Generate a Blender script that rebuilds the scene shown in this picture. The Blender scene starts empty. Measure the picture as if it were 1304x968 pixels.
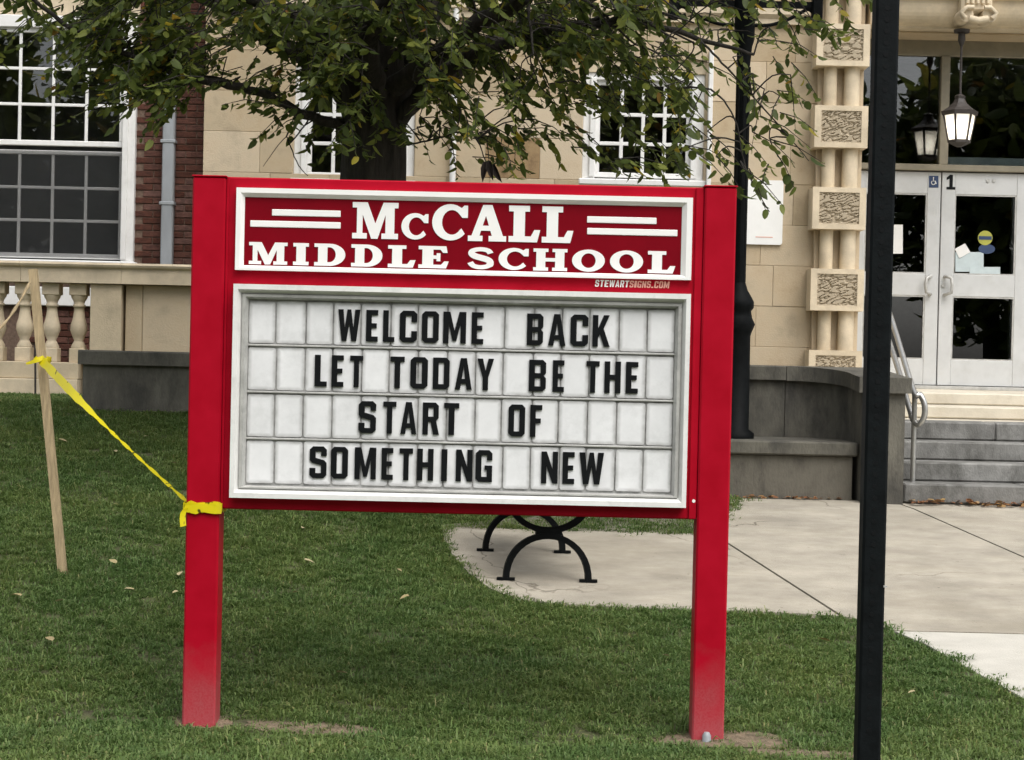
import bpy, bmesh, math, random
from mathutils import Vector, Matrix, noise
from mathutils.geometry import tessellate_polygon
random.seed(7)
rad = math.radians
scene = bpy.context.scene

# ------------------------------------------------------------ camera
F_PX, CX, CY = 2264.0, 652.0, 484.0          # focal length in pixels of the 1304 x 968 photograph
PITCH, ROLL = rad(-0.73), rad(1.3)
CAM = Vector((0, 0, 1.70))
_F = Vector((0, math.cos(PITCH), math.sin(PITCH)))
_R0 = Vector((1, 0, 0)); _U0 = Vector((0, -math.sin(PITCH), math.cos(PITCH)))
_R = _R0 * math.cos(ROLL) + _U0 * math.sin(ROLL)
_U = -_R0 * math.sin(ROLL) + _U0 * math.cos(ROLL)
cd = bpy.data.cameras.new('camera'); cam = bpy.data.objects.new('camera', cd)
scene.collection.objects.link(cam)
m = Matrix((_R, _U, -_F)).transposed().to_4x4(); m.translation = CAM
cam.matrix_world = m
cd.sensor_width = 36; cd.lens = F_PX / 1304 * 36; cd.clip_start = 0.05; cd.clip_end = 600
scene.camera = cam

# ------------------------------------------------------------ sky, sun, exposure
SUN_EL, SUN_AZ = rad(57), rad(150)           # azimuth from +Y clockwise: behind the camera, to the right
w = bpy.data.worlds.new('World'); scene.world = w; w.use_nodes = True
nt = w.node_tree; nt.nodes.clear()
sky = nt.nodes.new('ShaderNodeTexSky'); sky.sky_type = 'NISHITA'; sky.sun_disc = False
sky.sun_elevation = SUN_EL; sky.sun_rotation = SUN_AZ; sky.dust_density = 4.0; sky.air_density = 1.0
hs = nt.nodes.new('ShaderNodeHueSaturation'); hs.inputs['Saturation'].default_value = 0.22
bg = nt.nodes.new('ShaderNodeBackground'); bg.inputs['Strength'].default_value = 0.14
wo = nt.nodes.new('ShaderNodeOutputWorld')
nt.links.new(sky.outputs[0], hs.inputs['Color']); nt.links.new(hs.outputs[0], bg.inputs[0]); nt.links.new(bg.outputs[0], wo.inputs[0])
sd = bpy.data.lights.new('sun', 'SUN'); sd.energy = 1.3; sd.angle = rad(50); sd.color = (1, .95, .88)
sun = bpy.data.objects.new('sun', sd); scene.collection.objects.link(sun)
tosun = Vector((math.sin(SUN_AZ) * math.cos(SUN_EL), math.cos(SUN_AZ) * math.cos(SUN_EL), math.sin(SUN_EL)))
sun.rotation_euler = tosun.to_track_quat('Z', 'Y').to_euler(); sun.location = (6, -10, 20)
vs = scene.view_settings
scene.display_settings.display_device = 'sRGB'
vs.view_transform = 'Standard'; vs.look = 'None'; vs.gamma = 1; vs.exposure = 0.6; vs.use_curve_mapping = False

# ------------------------------------------------------------ helpers
def ray(px, py):
    return (_R * (px - CX) + _U * (CY - py) + _F * F_PX)
def at(px, py, Y):
    d = ray(px, py); return CAM + d * (Y / d.y)
def proj(p):
    d = p - CAM; k = F_PX / d.dot(_F); return CX + d.dot(_R) * k, CY - d.dot(_U) * k
def sstep(a, b, x):
    t = min(1, max(0, (x - a) / (b - a))); return t * t * (3 - 2 * t)
def h(x, y):
    """terrain height: flat by the pavement edge, rising to the school, higher on the lawn's left"""
    def ramp(y, y0, y1, s):
        q = 0.5
        a = max(0, y - y0); a = a - q * (1 - math.exp(-a / q)) * 0.35
        b = max(0, y1 - y0); b = b - q * (1 - math.exp(-b / q)) * 0.35
        return s * min(a, b)
    l = 0.03 + ramp(y, 7.9, 14.6, 0.186)
    r = -0.01 + ramp(y, 7.9, 13.4, 0.125)
    t = sstep(-2.4, -0.5, x)
    return l * (1 - t) + r * t
def ground_at(px, py):
    d = ray(px, py).normalized(); t = 3.0
    while t < 60:
        p = CAM + d * t
        if p.z <= h(p.x, p.y): return p
        t += 0.01
    return CAM + d * 60

WL = {}
def link(o): scene.collection.objects.link(o); return o
def setp(o, label=None, cat=None, group=None, kind=None):
    if label: o['label'] = label
    if cat: o['category'] = cat
    if group: o['group'] = group
    if kind: o['kind'] = kind
    return o
def empty(name, loc, label=None, cat=None, group=None, parent=None):
    o = link(bpy.data.objects.new(name, None)); o.empty_display_size = .1
    loc = Vector(loc); WL[o] = loc.copy()
    if parent: o.parent = parent; o.location = loc - WL[parent]
    else: o.location = loc
    return setp(o, label, cat, group)

class MB:
    def __init__(self): self.v = []; self.f = []; self.sm = []
    def add(self, vs, fs, smooth=False):
        n = len(self.v); self.v += [Vector(p) for p in vs]
        for f in fs: self.f.append([i + n for i in f]); self.sm.append(smooth)
        return self
    def box(self, x0, x1, y0, y1, z0, z1, bev=0):
        b = min(bev, abs(x1 - x0) * .45, abs(y1 - y0) * .45, abs(z1 - z0) * .45)
        if b <= 0:
            vs = [(x, y, z) for z in (z0, z1) for y in (y0, y1) for x in (x0, x1)]
            return self.add(vs, [(0, 2, 3, 1), (4, 5, 7, 6), (0, 1, 5, 4), (2, 6, 7, 3), (0, 4, 6, 2), (1, 3, 7, 5)])
        bm = bmesh.new(); bmesh.ops.create_cube(bm, size=1)
        for v in bm.verts: v.co = Vector(((x0 + x1) / 2 + v.co.x * (x1 - x0), (y0 + y1) / 2 + v.co.y * (y1 - y0), (z0 + z1) / 2 + v.co.z * (z1 - z0)))
        bmesh.ops.bevel(bm, geom=bm.edges[:], offset=b, segments=1, affect='EDGES')
        bm.verts.index_update()
        self.add([v.co.copy() for v in bm.verts], [[v.index for v in f.verts] for f in bm.faces]); bm.free(); return self
    def bar(self, a, b, wx, wz=None, up=(0, 0, 1)):
        a = Vector(a); b = Vector(b); d = (b - a).normalized(); wz = wz or wx
        s = d.cross(Vector(up)); s = s.normalized() if s.length > 1e-4 else Vector((1, 0, 0)); u = s.cross(d)
        vs = [p + s * i * wx / 2 + u * j * wz / 2 for p in (a, b) for i, j in ((-1, -1), (1, -1), (1, 1), (-1, 1))]
        return self.add(vs, [(3, 2, 1, 0), (4, 5, 6, 7), (0, 1, 5, 4), (1, 2, 6, 5), (2, 3, 7, 6), (3, 0, 4, 7)])
    def tube(self, path, r, n=8, cap=True, smooth=True):
        path = [Vector(p) for p in path]; rs = r if isinstance(r, (list, tuple)) else [r] * len(path)
        up = None; vs = []
        for i, p in enumerate(path):
            d = (path[min(i + 1, len(path) - 1)] - path[max(i - 1, 0)]).normalized()
            if up is None:
                up = d.cross(Vector((0.31, 0.95, 0.05))); up.normalize()
            up = (up - d * up.dot(d)); up = up.normalized() if up.length > 1e-5 else d.orthogonal().normalized()
            s = d.cross(up)
            vs += [p + (up * math.cos(2 * math.pi * k / n) + s * math.sin(2 * math.pi * k / n)) * rs[i] for k in range(n)]
        fs = [[i * n + k, i * n + (k + 1) % n, (i + 1) * n + (k + 1) % n, (i + 1) * n + k] for i in range(len(path) - 1) for k in range(n)]
        self.add(vs, fs, smooth)
        if cap:
            self.add(vs[:n], [list(range(n))[::-1]]); self.add(vs[-n:], [list(range(n))])
        return self
    def lathe(self, cx, cy, prof, n=20, smooth=True):
        vs = [(cx + r * math.cos(2 * math.pi * k / n), cy + r * math.sin(2 * math.pi * k / n), z) for z, r in prof for k in range(n)]
        fs = [[i * n + k, i * n + (k + 1) % n, (i + 1) * n + (k + 1) % n, (i + 1) * n + k] for i in range(len(prof) - 1) for k in range(n)]
        self.add(vs, fs, smooth)
        self.add(vs[:n], [list(range(n))[::-1]]); self.add(vs[-n:], [list(range(n))]); return self
    def extr(self, rings, y0, y1):
        """rings: outer (and hole) outlines in (x, z); solid between y0 (front) and y1"""
        rings = [[Vector((p[0], p[1], 0)) for p in r] for r in rings]
        tri = tessellate_polygon(rings); flat = [p for r in rings for p in r]; n = len(flat)
        vs = [(p.x, y0, p.y) for p in flat] + [(p.x, y1, p.y) for p in flat]; fs = []
        for t in tri:
            a, b, c = (flat[i] for i in t)
            t = list(t) if (b - a).cross(c - a).z > 0 else list(t)[::-1]
            fs.append(t); fs.append([i + n for i in t[::-1]])
        k = 0
        for r in rings:
            q = len(r)
            for i in range(q): fs.append([k + i, k + i + n, k + (i + 1) % q + n, k + (i + 1) % q])
            k += q
        return self.add(vs, fs)
    def profile_x(self, prof, x0, x1, smooth=False):
        """prof: closed (y, z) outline extruded along x"""
        n = len(prof)
        vs = [(x0, p[0], p[1]) for p in prof] + [(x1, p[0], p[1]) for p in prof]
        self.add(vs, [[i, (i + 1) % n, (i + 1) % n + n, i + n] for i in range(n)], smooth)
        self.add(vs[:n], [list(range(n))[::-1]]); self.add(vs[n:], [list(range(n))]); return self
    def mesh(self, name, mat, origin=Vector((0, 0, 0)), fix=True):
        me = bpy.data.meshes.new(name)
        me.from_pydata([p - origin for p in self.v], [], self.f)
        me.polygons.foreach_set('use_smooth', self.sm)
        if fix and len(self.f) < 30000:
            bm = bmesh.new(); bm.from_mesh(me); bmesh.ops.recalc_face_normals(bm, faces=bm.faces[:]); bm.to_mesh(me); bm.free()
        if mat: me.materials.append(mat)
        return me
    def build(self, name, mat, parent=None, base=False, fix=True):
        lo = Vector((min(p[i] for p in self.v) for i in range(3))); hi = Vector((max(p[i] for p in self.v) for i in range(3)))
        c = (lo + hi) / 2
        if base: c.z = lo.z
        o = link(bpy.data.objects.new(name, self.mesh(name, mat, c, fix))); WL[o] = c
        if parent: o.parent = parent; o.location = c - WL[parent]
        else: o.location = c
        return o
def inst(name, mesh, loc, parent=None, rot=None, scale=None):
    o = link(bpy.data.objects.new(name, mesh)); loc = Vector(loc); WL[o] = loc
    o.location = loc - WL[parent] if parent else loc
    if parent: o.parent = parent
    if rot is not None: o.rotation_euler = rot
    if scale is not None: o.scale = scale
    return o
def catmull(pts, k=6):
    pts = [Vector(p) for p in pts]; out = []
    for i in range(len(pts) - 1):
        a, b, c, d = pts[max(i - 1, 0)], pts[i], pts[i + 1], pts[min(i + 2, len(pts) - 1)]
        for j in range(k):
            t = j / k
            out.append(.5 * ((2 * b) + (c - a) * t + (2 * a - 5 * b + 4 * c - d) * t * t + (3 * b - a - 3 * c + d) * t ** 3))
    return out + [pts[-1]]

# ------------------------------------------------------------ materials
def nodes(name):
    mt = bpy.data.materials.new(name); mt.use_nodes = True
    n = mt.node_tree; b = n.nodes['Principled BSDF']; return mt, n, b
def mat(name, col, rough=.6, var=.12, scale=6, bump=0, bscale=60, metal=0, spec=.5, col2=None, stain=0, stain_col=(.05, .045, .04), stain_scale=2.0, stain_lo=.5, objvar=0, stretch=(1, 1, 1)):
    """base colour broken up by two noises, optional stains with a shape of their own, fine bump, per-piece variation"""
    mt, n, b = nodes(name); L = n.links.new
    tc = n.nodes.new('ShaderNodeNewGeometry')
    mp = n.nodes.new('ShaderNodeMapping'); mp.inputs['Scale'].default_value = stretch; L(tc.outputs['Position'], mp.inputs[0])
    n1 = n.nodes.new('ShaderNodeTexNoise'); n1.inputs['Scale'].default_value = scale; n1.inputs['Detail'].default_value = 8; n1.inputs['Roughness'].default_value = .65
    L(mp.outputs[0], n1.inputs['Vector'])
    c2 = col2 or tuple(c * (1 - 2.2 * var) for c in col)
    c1 = tuple(min(1, c * (1 + var)) for c in col)
    rp = n.nodes.new('ShaderNodeValToRGB'); rp.color_ramp.elements[0].position = .32; rp.color_ramp.elements[1].position = .68
    rp.color_ramp.elements[0].color = (*c2, 1); rp.color_ramp.elements[1].color = (*c1, 1)
    L(n1.outputs[0], rp.inputs[0]); out = rp.outputs[0]
    if stain:
        n2 = n.nodes.new('ShaderNodeTexNoise'); n2.inputs['Scale'].default_value = stain_scale; n2.inputs['Detail'].default_value = 10; n2.inputs['Roughness'].default_value = .7
        L(mp.outputs[0], n2.inputs['Vector'])
        r2 = n.nodes.new('ShaderNodeValToRGB'); r2.color_ramp.elements[0].position = stain_lo; r2.color_ramp.elements[1].position = stain_lo + .2
        r2.color_ramp.elements[0].color = (0, 0, 0, 1); r2.color_ramp.elements[1].color = (stain, stain, stain, 1); L(n2.outputs[0], r2.inputs[0])
        mx = n.nodes.new('ShaderNodeMixRGB'); L(r2.outputs[0], mx.inputs[0]); L(out, mx.inputs[1]); mx.inputs[2].default_value = (*stain_col, 1); out = mx.outputs[0]
    if objvar:
        oi = n.nodes.new('ShaderNodeObjectInfo'); hv = n.nodes.new('ShaderNodeHueSaturation')
        mr = n.nodes.new('ShaderNodeMapRange'); mr.inputs[3].default_value = 1 - objvar; mr.inputs[4].default_value = 1 + objvar
        L(oi.outputs['Random'], mr.inputs[0]); L(mr.outputs[0], hv.inputs['Value'])
        mr2 = n.nodes.new('ShaderNodeMapRange'); mr2.inputs[3].default_value = 1 + objvar * .6; mr2.inputs[4].default_value = 1 - objvar * .6
        L(oi.outputs['Random'], mr2.inputs[0]); L(mr2.outputs[0], hv.inputs['Saturation'])
        L(out, hv.inputs['Color']); out = hv.outputs[0]
    L(out, b.inputs['Base Color'])
    b.inputs['Roughness'].default_value = rough; b.inputs['Metallic'].default_value = metal; b.inputs['Specular IOR Level'].default_value = spec
    if bump:
        n3 = n.nodes.new('ShaderNodeTexNoise'); n3.inputs['Scale'].default_value = bscale; n3.inputs['Detail'].default_value = 6; L(mp.outputs[0], n3.inputs['Vector'])
        bp = n.nodes.new('ShaderNodeBump'); bp.inputs['Strength'].default_value = bump; bp.inputs['Distance'].default_value = .02
        L(n3.outputs[0], bp.inputs['Height']); L(bp.outputs[0], b.inputs['Normal'])
    return mt
def glass(name, tint, ior=1.5, rough=.0):
    mt = bpy.data.materials.new(name); mt.use_nodes = True; n = mt.node_tree; n.nodes.clear(); L = n.links.new
    o = n.nodes.new('ShaderNodeOutputMaterial'); mx = n.nodes.new('ShaderNodeMixShader')
    t = n.nodes.new('ShaderNodeBsdfTransparent'); t.inputs[0].default_value = (*tint, 1)
    g = n.nodes.new('ShaderNodeBsdfGlossy'); g.inputs['Roughness'].default_value = rough
    fr = n.nodes.new('ShaderNodeFresnel'); fr.inputs['IOR'].default_value = ior
    L(fr.outputs[0], mx.inputs[0]); L(t.outputs[0], mx.inputs[1]); L(g.outputs[0], mx.inputs[2]); L(mx.outputs[0], o.inputs[0]); return mt
def leafmat(name, cols, trans=.35):
    mt, n, b = nodes(name); L = n.links.new
    g = n.nodes.new('ShaderNodeNewGeometry'); oi = n.nodes.new('ShaderNodeObjectInfo')
    ad = n.nodes.new('ShaderNodeMath'); ad.operation = 'ADD'; L(g.outputs['Random Per Island'], ad.inputs[0]); L(oi.outputs['Random'], ad.inputs[1])
    fr = n.nodes.new('ShaderNodeMath'); fr.operation = 'FRACT'; L(ad.outputs[0], fr.inputs[0])
    rp = n.nodes.new('ShaderNodeValToRGB'); e = rp.color_ramp.elements
    while len(e) < len(cols): e.new(.5)
    for i, (p, c) in enumerate(cols): e[i].position = p; e[i].color = (*c, 1)
    L(fr.outputs[0], rp.inputs[0]); L(rp.outputs[0], b.inputs['Base Color']); b.inputs['Roughness'].default_value = .5; b.inputs['Specular IOR Level'].default_value = .35
    tr = n.nodes.new('ShaderNodeBsdfTranslucent'); L(rp.outputs[0], tr.inputs[0])
    mx = n.nodes.new('ShaderNodeMixShader'); mx.inputs[0].default_value = trans
    L(b.outputs[0], mx.inputs[1]); L(tr.outputs[0], mx.inputs[2]); L(mx.outputs[0], n.nodes['Material Output'].inputs[0]); return mt

M = {}
def grass_patches(mt):
    """slow drift of the lawn's green between blue-green and dry yellow-green"""
    n = mt.node_tree; L = n.links.new; rp = [q for q in n.nodes if q.type == 'VALTORGB'][0]
    g = n.nodes.new('ShaderNodeNewGeometry'); ns = n.nodes.new('ShaderNodeTexNoise'); ns.inputs['Scale'].default_value = 1.6; ns.inputs['Detail'].default_value = 5; L(g.outputs['Position'], ns.inputs['Vector'])
    r2 = n.nodes.new('ShaderNodeValToRGB'); e = r2.color_ramp.elements; e[0].position = .34; e[0].color = (.80, .90, .82, 1); e[1].position = .68; e[1].color = (1.18, 1.10, .98, 1); L(ns.outputs[0], r2.inputs[0])
    mx = n.nodes.new('ShaderNodeMixRGB'); mx.blend_type = 'MULTIPLY'; mx.inputs[0].default_value = 1; L(rp.outputs[0], mx.inputs[1]); L(r2.outputs[0], mx.inputs[2])
    for l in list(n.links):
        if l.from_socket == rp.outputs[0] and l.to_node != mx: t = l.to_socket; n.links.remove(l); L(mx.outputs[0], t)
def red_paint():
    mt, n, b = nodes('red_paint'); L = n.links.new
    g = n.nodes.new('ShaderNodeNewGeometry'); sp = n.nodes.new('ShaderNodeSeparateXYZ'); L(g.outputs['Position'], sp.inputs[0])
    ns = n.nodes.new('ShaderNodeTexNoise'); ns.inputs['Scale'].default_value = 9; ns.inputs['Detail'].default_value = 9; L(g.outputs['Position'], ns.inputs['Vector'])
    r0 = n.nodes.new('ShaderNodeValToRGB'); r0.color_ramp.elements[0].position = .3; r0.color_ramp.elements[1].position = .7
    r0.color_ramp.elements[0].color = (.345, .001, .012, 1); r0.color_ramp.elements[1].color = (.405, .003, .018, 1); L(ns.outputs[0], r0.inputs[0])
    # chalky fading where the lawn sprinkler and mower reach the foot of the posts
    a = n.nodes.new('ShaderNodeMath'); a.operation = 'MULTIPLY_ADD'; L(ns.outputs[0], a.inputs[0]); a.inputs[1].default_value = .35; L(sp.outputs[2], a.inputs[2])
    r1 = n.nodes.new('ShaderNodeMapRange'); r1.inputs[1].default_value = .60; r1.inputs[2].default_value = .20; r1.inputs[3].default_value = 0; r1.inputs[4].default_value = .42
    L(a.outputs[0], r1.inputs[0])
    n2 = n.nodes.new('ShaderNodeTexNoise'); n2.inputs['Scale'].default_value = 120; L(g.outputs['Position'], n2.inputs['Vector'])
    m2 = n.nodes.new('ShaderNodeMath'); m2.operation = 'MULTIPLY'; L(r1.outputs[0], m2.inputs[0])
    r3 = n.nodes.new('ShaderNodeMapRange'); r3.inputs[1].default_value = .3; r3.inputs[2].default_value = .6; r3.inputs[3].default_value = .6; L(n2.outputs[0], r3.inputs[0]); L(r3.outputs[0], m2.inputs[1])
    mx = n.nodes.new('ShaderNodeMixRGB'); L(m2.outputs[0], mx.inputs[0]); L(r0.outputs[0], mx.inputs[1]); mx.inputs[2].default_value = (.46, .20, .21, 1)
    L(mx.outputs[0], b.inputs['Base Color']); b.inputs['Roughness'].default_value = .45; b.inputs['Specular IOR Level'].default_value = .12
    bp = n.nodes.new('ShaderNodeBump'); bp.inputs['Strength'].default_value = .04; L(n2.outputs[0], bp.inputs['Height']); L(bp.outputs[0], b.inputs['Normal'])
    return mt
M['red'] = red_paint()
M['header_red'] = mat('header_red', (.20, .001, .008), .4, .06, 4, spec=.12)
M['white'] = mat('white_paint', (.80, .80, .79), .4, .03, 5, stain=.25, stain_col=(.5, .48, .44), stain_scale=9)
M['sign_white'] = mat('sign_white', (.90, .90, .88), .4, .02, 5)
M['pinkish'] = mat('pinkish_print', (.80, .42, .34), .4, .02, 5)
M['alu'] = mat('aluminium', (.80, .80, .78), .4, .04, 8, stain=.3, stain_col=(.4, .4, .38), stain_scale=14)
M['alu_dark'] = mat('aluminium_dull', (.50, .50, .48), .45, .1, 10, metal=.2, stain=.4, stain_col=(.2, .2, .19), stain_scale=12)
M['tile'] = mat('letter_tile_acrylic', (.80, .81, .82), .25, .04, 7, stain=.5, stain_col=(.55, .56, .56), stain_scale=6, objvar=.05)
def tile_grime(mt):
    n = mt.node_tree; L = n.links.new; b = n.nodes['Principled BSDF']; src = b.inputs['Base Color'].links[0].from_socket
    tc = n.nodes.new('ShaderNodeTexCoord'); sp = n.nodes.new('ShaderNodeSeparateXYZ'); L(tc.outputs['Generated'], sp.inputs[0])
    def edge(sock, w):
        a = n.nodes.new('ShaderNodeMath'); a.operation = 'PINGPONG'; a.inputs[1].default_value = .5; L(sock, a.inputs[0])
        m_ = n.nodes.new('ShaderNodeMapRange'); m_.inputs[1].default_value = 0; m_.inputs[2].default_value = w; m_.inputs[3].default_value = 1; m_.inputs[4].default_value = 0; m_.interpolation_type = 'SMOOTHSTEP'; L(a.outputs[0], m_.inputs[0]); return m_.outputs[0]
    mxm = n.nodes.new('ShaderNodeMath'); mxm.operation = 'MAXIMUM'; L(edge(sp.outputs[0], .17), mxm.inputs[0]); L(edge(sp.outputs[2], .11), mxm.inputs[1])
    g = n.nodes.new('ShaderNodeNewGeometry'); ns = n.nodes.new('ShaderNodeTexNoise'); ns.inputs['Scale'].default_value = 22; ns.inputs['Detail'].default_value = 5; L(g.outputs['Position'], ns.inputs['Vector'])
    mu = n.nodes.new('ShaderNodeMath'); mu.operation = 'MULTIPLY'; L(mxm.outputs[0], mu.inputs[0])
    mr = n.nodes.new('ShaderNodeMapRange'); mr.inputs[1].default_value = .3; mr.inputs[2].default_value = .7; mr.inputs[3].default_value = .45; mr.inputs[4].default_value = 1; L(ns.outputs[0], mr.inputs[0]); L(mr.outputs[0], mu.inputs[1])
    mx = n.nodes.new('ShaderNodeMixRGB'); L(mu.outputs[0], mx.inputs[0]); L(src, mx.inputs[1]); mx.inputs[2].default_value = (.40, .40, .395, 1); L(mx.outputs[0], b.inputs['Base Color'])
tile_grime(M['tile'])
M['board'] = mat('message_backing', (.42, .42, .41), .6, .25, 14)
M['ink'] = mat('black_letter', (.007, .008, .009), .5, .1, 20, spec=.12)
M['stone'] = mat('limestone', (.57, .465, .32), .85, .13, 2.6, bump=.22, bscale=70, stain=.6, stain_col=(.33, .24, .145), stain_scale=2.6, stain_lo=.46, objvar=.16)
M['stone_pale'] = mat('limestone_pale', (.63, .53, .38), .85, .10, 4, bump=.15, bscale=80, stain=.35, stain_col=(.33, .28, .2), stain_scale=3, objvar=.08)
M['stone_stain'] = mat('limestone_iron_stained', (.42, .29, .15), .85, .2, 4, bump=.2, bscale=60, stain=.9, stain_col=(.16, .10, .05), stain_scale=4, stain_lo=.44)
M['stone_cream'] = mat('cream_step_stone', (.60, .55, .45), .8, .08, 3, bump=.1, stain=.35, stain_col=(.35, .29, .2), stain_scale=4, objvar=.05)
M['brick'] = mat('red_brick', (.115, .046, .032), .9, .25, 22, bump=.35, bscale=90, stain=.4, stain_col=(.05, .022, .018), stain_scale=5, objvar=.33)
M['mortar'] = mat('mortar', (.17, .115, .085), .95, .2, 30, bump=.3)
M['dark_concrete'] = mat('weathered_dark_concrete', (.125, .118, .096), .9, .16, 5, bump=.3, bscale=60, stain=.85, stain_col=(.040, .038, .034), stain_scale=3.4, stain_lo=.44, objvar=.08, stretch=(1, 1, .45))
M['pier_concrete'] = mat('weathered_concrete', (.17, .156, .126), .9, .16, 5, bump=.3, bscale=60, stain=.85, stain_col=(.060, .055, .046), stain_scale=5, stain_lo=.46, objvar=.1, stretch=(1, 1, .45))
M['granite'] = mat('grey_granite', (.25, .248, .236), .8, .14, 9, bump=.25, bscale=90, stain=.85, stain_col=(.085, .083, .075), stain_scale=4.2, stain_lo=.45, objvar=.18, stretch=(1, 1, .6))
M['pale_concrete'] = mat('pale_concrete', (.55, .53, .49), .85, .1, 6, bump=.2, stain=.5, stain_col=(.28, .27, .22), stain_scale=4)
M['slab'] = mat('pavement_concrete', (.395, .36, .295), .88, .13, 3.0, bump=.3, bscale=110, stain=.55, stain_lo=.46, stain_col=(.25, .22, .165), stain_scale=1.1, objvar=.05, stretch=(.8, 1.3, 1))
M['slab_pale'] = mat('pale_pavement_concrete', (.53, .51, .455), .88, .06, 3.5, bump=.3, bscale=110, stain=.3, stain_col=(.34, .32, .27), stain_scale=2, stretch=(.8, 1.3, 1))  # paler concrete tone for the slab nearest the camera
def cracked(mt):
    """hairline cracks and small dark specks in the concrete"""
    n = mt.node_tree; L = n.links.new; b = n.nodes['Principled BSDF']; src = b.inputs['Base Color'].links[0].from_socket
    g = n.nodes.new('ShaderNodeNewGeometry'); ns = n.nodes.new('ShaderNodeTexNoise'); ns.inputs['Scale'].default_value = 2.5; ns.inputs['Detail'].default_value = 6
    L(g.outputs['Position'], ns.inputs['Vector']); ad = n.nodes.new('ShaderNodeMixRGB'); ad.blend_type = 'ADD'; ad.inputs[0].default_value = .55
    L(g.outputs['Position'], ad.inputs[1]); L(ns.outputs['Color'], ad.inputs[2])
    vo = n.nodes.new('ShaderNodeTexVoronoi'); vo.feature = 'DISTANCE_TO_EDGE'; vo.inputs['Scale'].default_value = .55; L(ad.outputs[0], vo.inputs['Vector'])
    mr = n.nodes.new('ShaderNodeMapRange'); mr.inputs[1].default_value = .001; mr.inputs[2].default_value = .006; mr.inputs[3].default_value = 1; mr.inputs[4].default_value = 0; L(vo.outputs['Distance'], mr.inputs[0])
    n2 = n.nodes.new('ShaderNodeTexNoise'); n2.inputs['Scale'].default_value = .9; L(g.outputs['Position'], n2.inputs['Vector'])
    m2 = n.nodes.new('ShaderNodeMapRange'); m2.inputs[1].default_value = .5; m2.inputs[2].default_value = .6; m2.inputs[4].default_value = .8; L(n2.outputs[0], m2.inputs[0])
    mu = n.nodes.new('ShaderNodeMath'); mu.operation = 'MULTIPLY'; L(mr.outputs[0], mu.inputs[0]); L(m2.outputs[0], mu.inputs[1])
    n3 = n.nodes.new('ShaderNodeTexNoise'); n3.inputs['Scale'].default_value = 26; n3.inputs['Detail'].default_value = 3; L(g.outputs['Position'], n3.inputs['Vector'])
    m3 = n.nodes.new('ShaderNodeMapRange'); m3.inputs[1].default_value = .70; m3.inputs[2].default_value = .76; m3.inputs[4].default_value = .5; L(n3.outputs[0], m3.inputs[0])
    mxv = n.nodes.new('ShaderNodeMath'); mxv.operation = 'MAXIMUM'; L(mu.outputs[0], mxv.inputs[0]); L(m3.outputs[0], mxv.inputs[1])
    mx = n.nodes.new('ShaderNodeMixRGB'); L(mxv.outputs[0], mx.inputs[0]); L(src, mx.inputs[1]); mx.inputs[2].default_value = (.10, .085, .06, 1); L(mx.outputs[0], b.inputs['Base Color'])
cracked(M['slab'])
M['soil'] = mat('lawn_soil', (.070, .082, .030), .95, .3, 14, bump=.6, bscale=40, col2=(.045, .040, .02))
M['dirt'] = mat('bare_earth', (.20, .15, .10), .95, .25, 18, bump=.8, bscale=60, col2=(.09, .075, .045))
M['black'] = mat('black_metal', (.0055, .0065, .007), .55, .2, 20, spec=.08, bump=.05, bscale=200)
M['pole_black'] = mat('black_post_paint', (.006, .008, .009), .6, .2, 30, spec=.10, bump=.06, bscale=150)
M['steel'] = mat('brushed_steel', (.60, .60, .58), .32, .08, 20, metal=.9)
M['zinc'] = mat('painted_zinc', (.36, .385, .41), .5, .09, 6, metal=.2, stain=.35, stain_col=(.22, .23, .24), stain_scale=5, stretch=(1, 1, .3))
M['wood'] = mat('raw_stake_wood', (.44, .34, .20), .85, .18, 12, bump=.3, bscale=60, stretch=(6, 6, .5), stain=.4, stain_col=(.24, .18, .10), stain_scale=5)
M['tan'] = mat('tan_frame', (.23, .205, .15), .55, .08, 6)
M['door'] = mat('pale_grey_door', (.55, .56, .56), .45, .04, 4, stain=.3, stain_col=(.4, .4, .37), stain_scale=5)
M['glass'] = glass('window_glass', (.88, .90, .90), 1.85)
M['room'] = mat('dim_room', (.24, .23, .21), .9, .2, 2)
M['screen_grey'] = mat('screened_sash_grey', (.30, .31, .29), .7, .06, 9)
M['paper'] = mat('paper', (.75, .75, .73), .8, .02, 8)
M['paper_blue'] = mat('paper_blue', (.50, .58, .60), .8, .05, 8)
M['yellow'] = mat('decal_yellow', (.36, .36, .06), .6, .05, 8)
M['blue'] = mat('decal_blue', (.025, .05, .12), .6, .05, 8)
M['bark'] = mat('dark_bark', (.036, .031, .026), .95, .3, 8, bump=.9, bscale=22, stretch=(2.2, 2.2, .4))
M['lamp_iron'] = mat('lantern_iron', (.05, .042, .038), .6, .2, 20)
M['leaf'] = leafmat('tree_leaf', [(0, (.050, .074, .016)), (.4, (.085, .118, .026)), (.75, (.150, .185, .040)), (.95, (.24, .27, .055)), (.988, (.42, .31, .03)), (1, (.24, .11, .03))], .48)
M['grass'] = leafmat('grass_blade', [(0, (.095, .160, .048)), (.5, (.138, .215, .066)), (.85, (.185, .258, .088)), (.97, (.24, .29, .12)), (1, (.34, .31, .15))], .42)
grass_patches(M['grass'])
M['fallen'] = leafmat('fallen_leaf', [(0, (.34, .27, .14)), (.5, (.42, .37, .22)), (1, (.30, .22, .08))], .1)
M['dry'] = leafmat('dry_leaf', [(0, (.16, .065, .03)), (.5, (.25, .12, .05)), (1, (.36, .24, .10))], .1)
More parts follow.
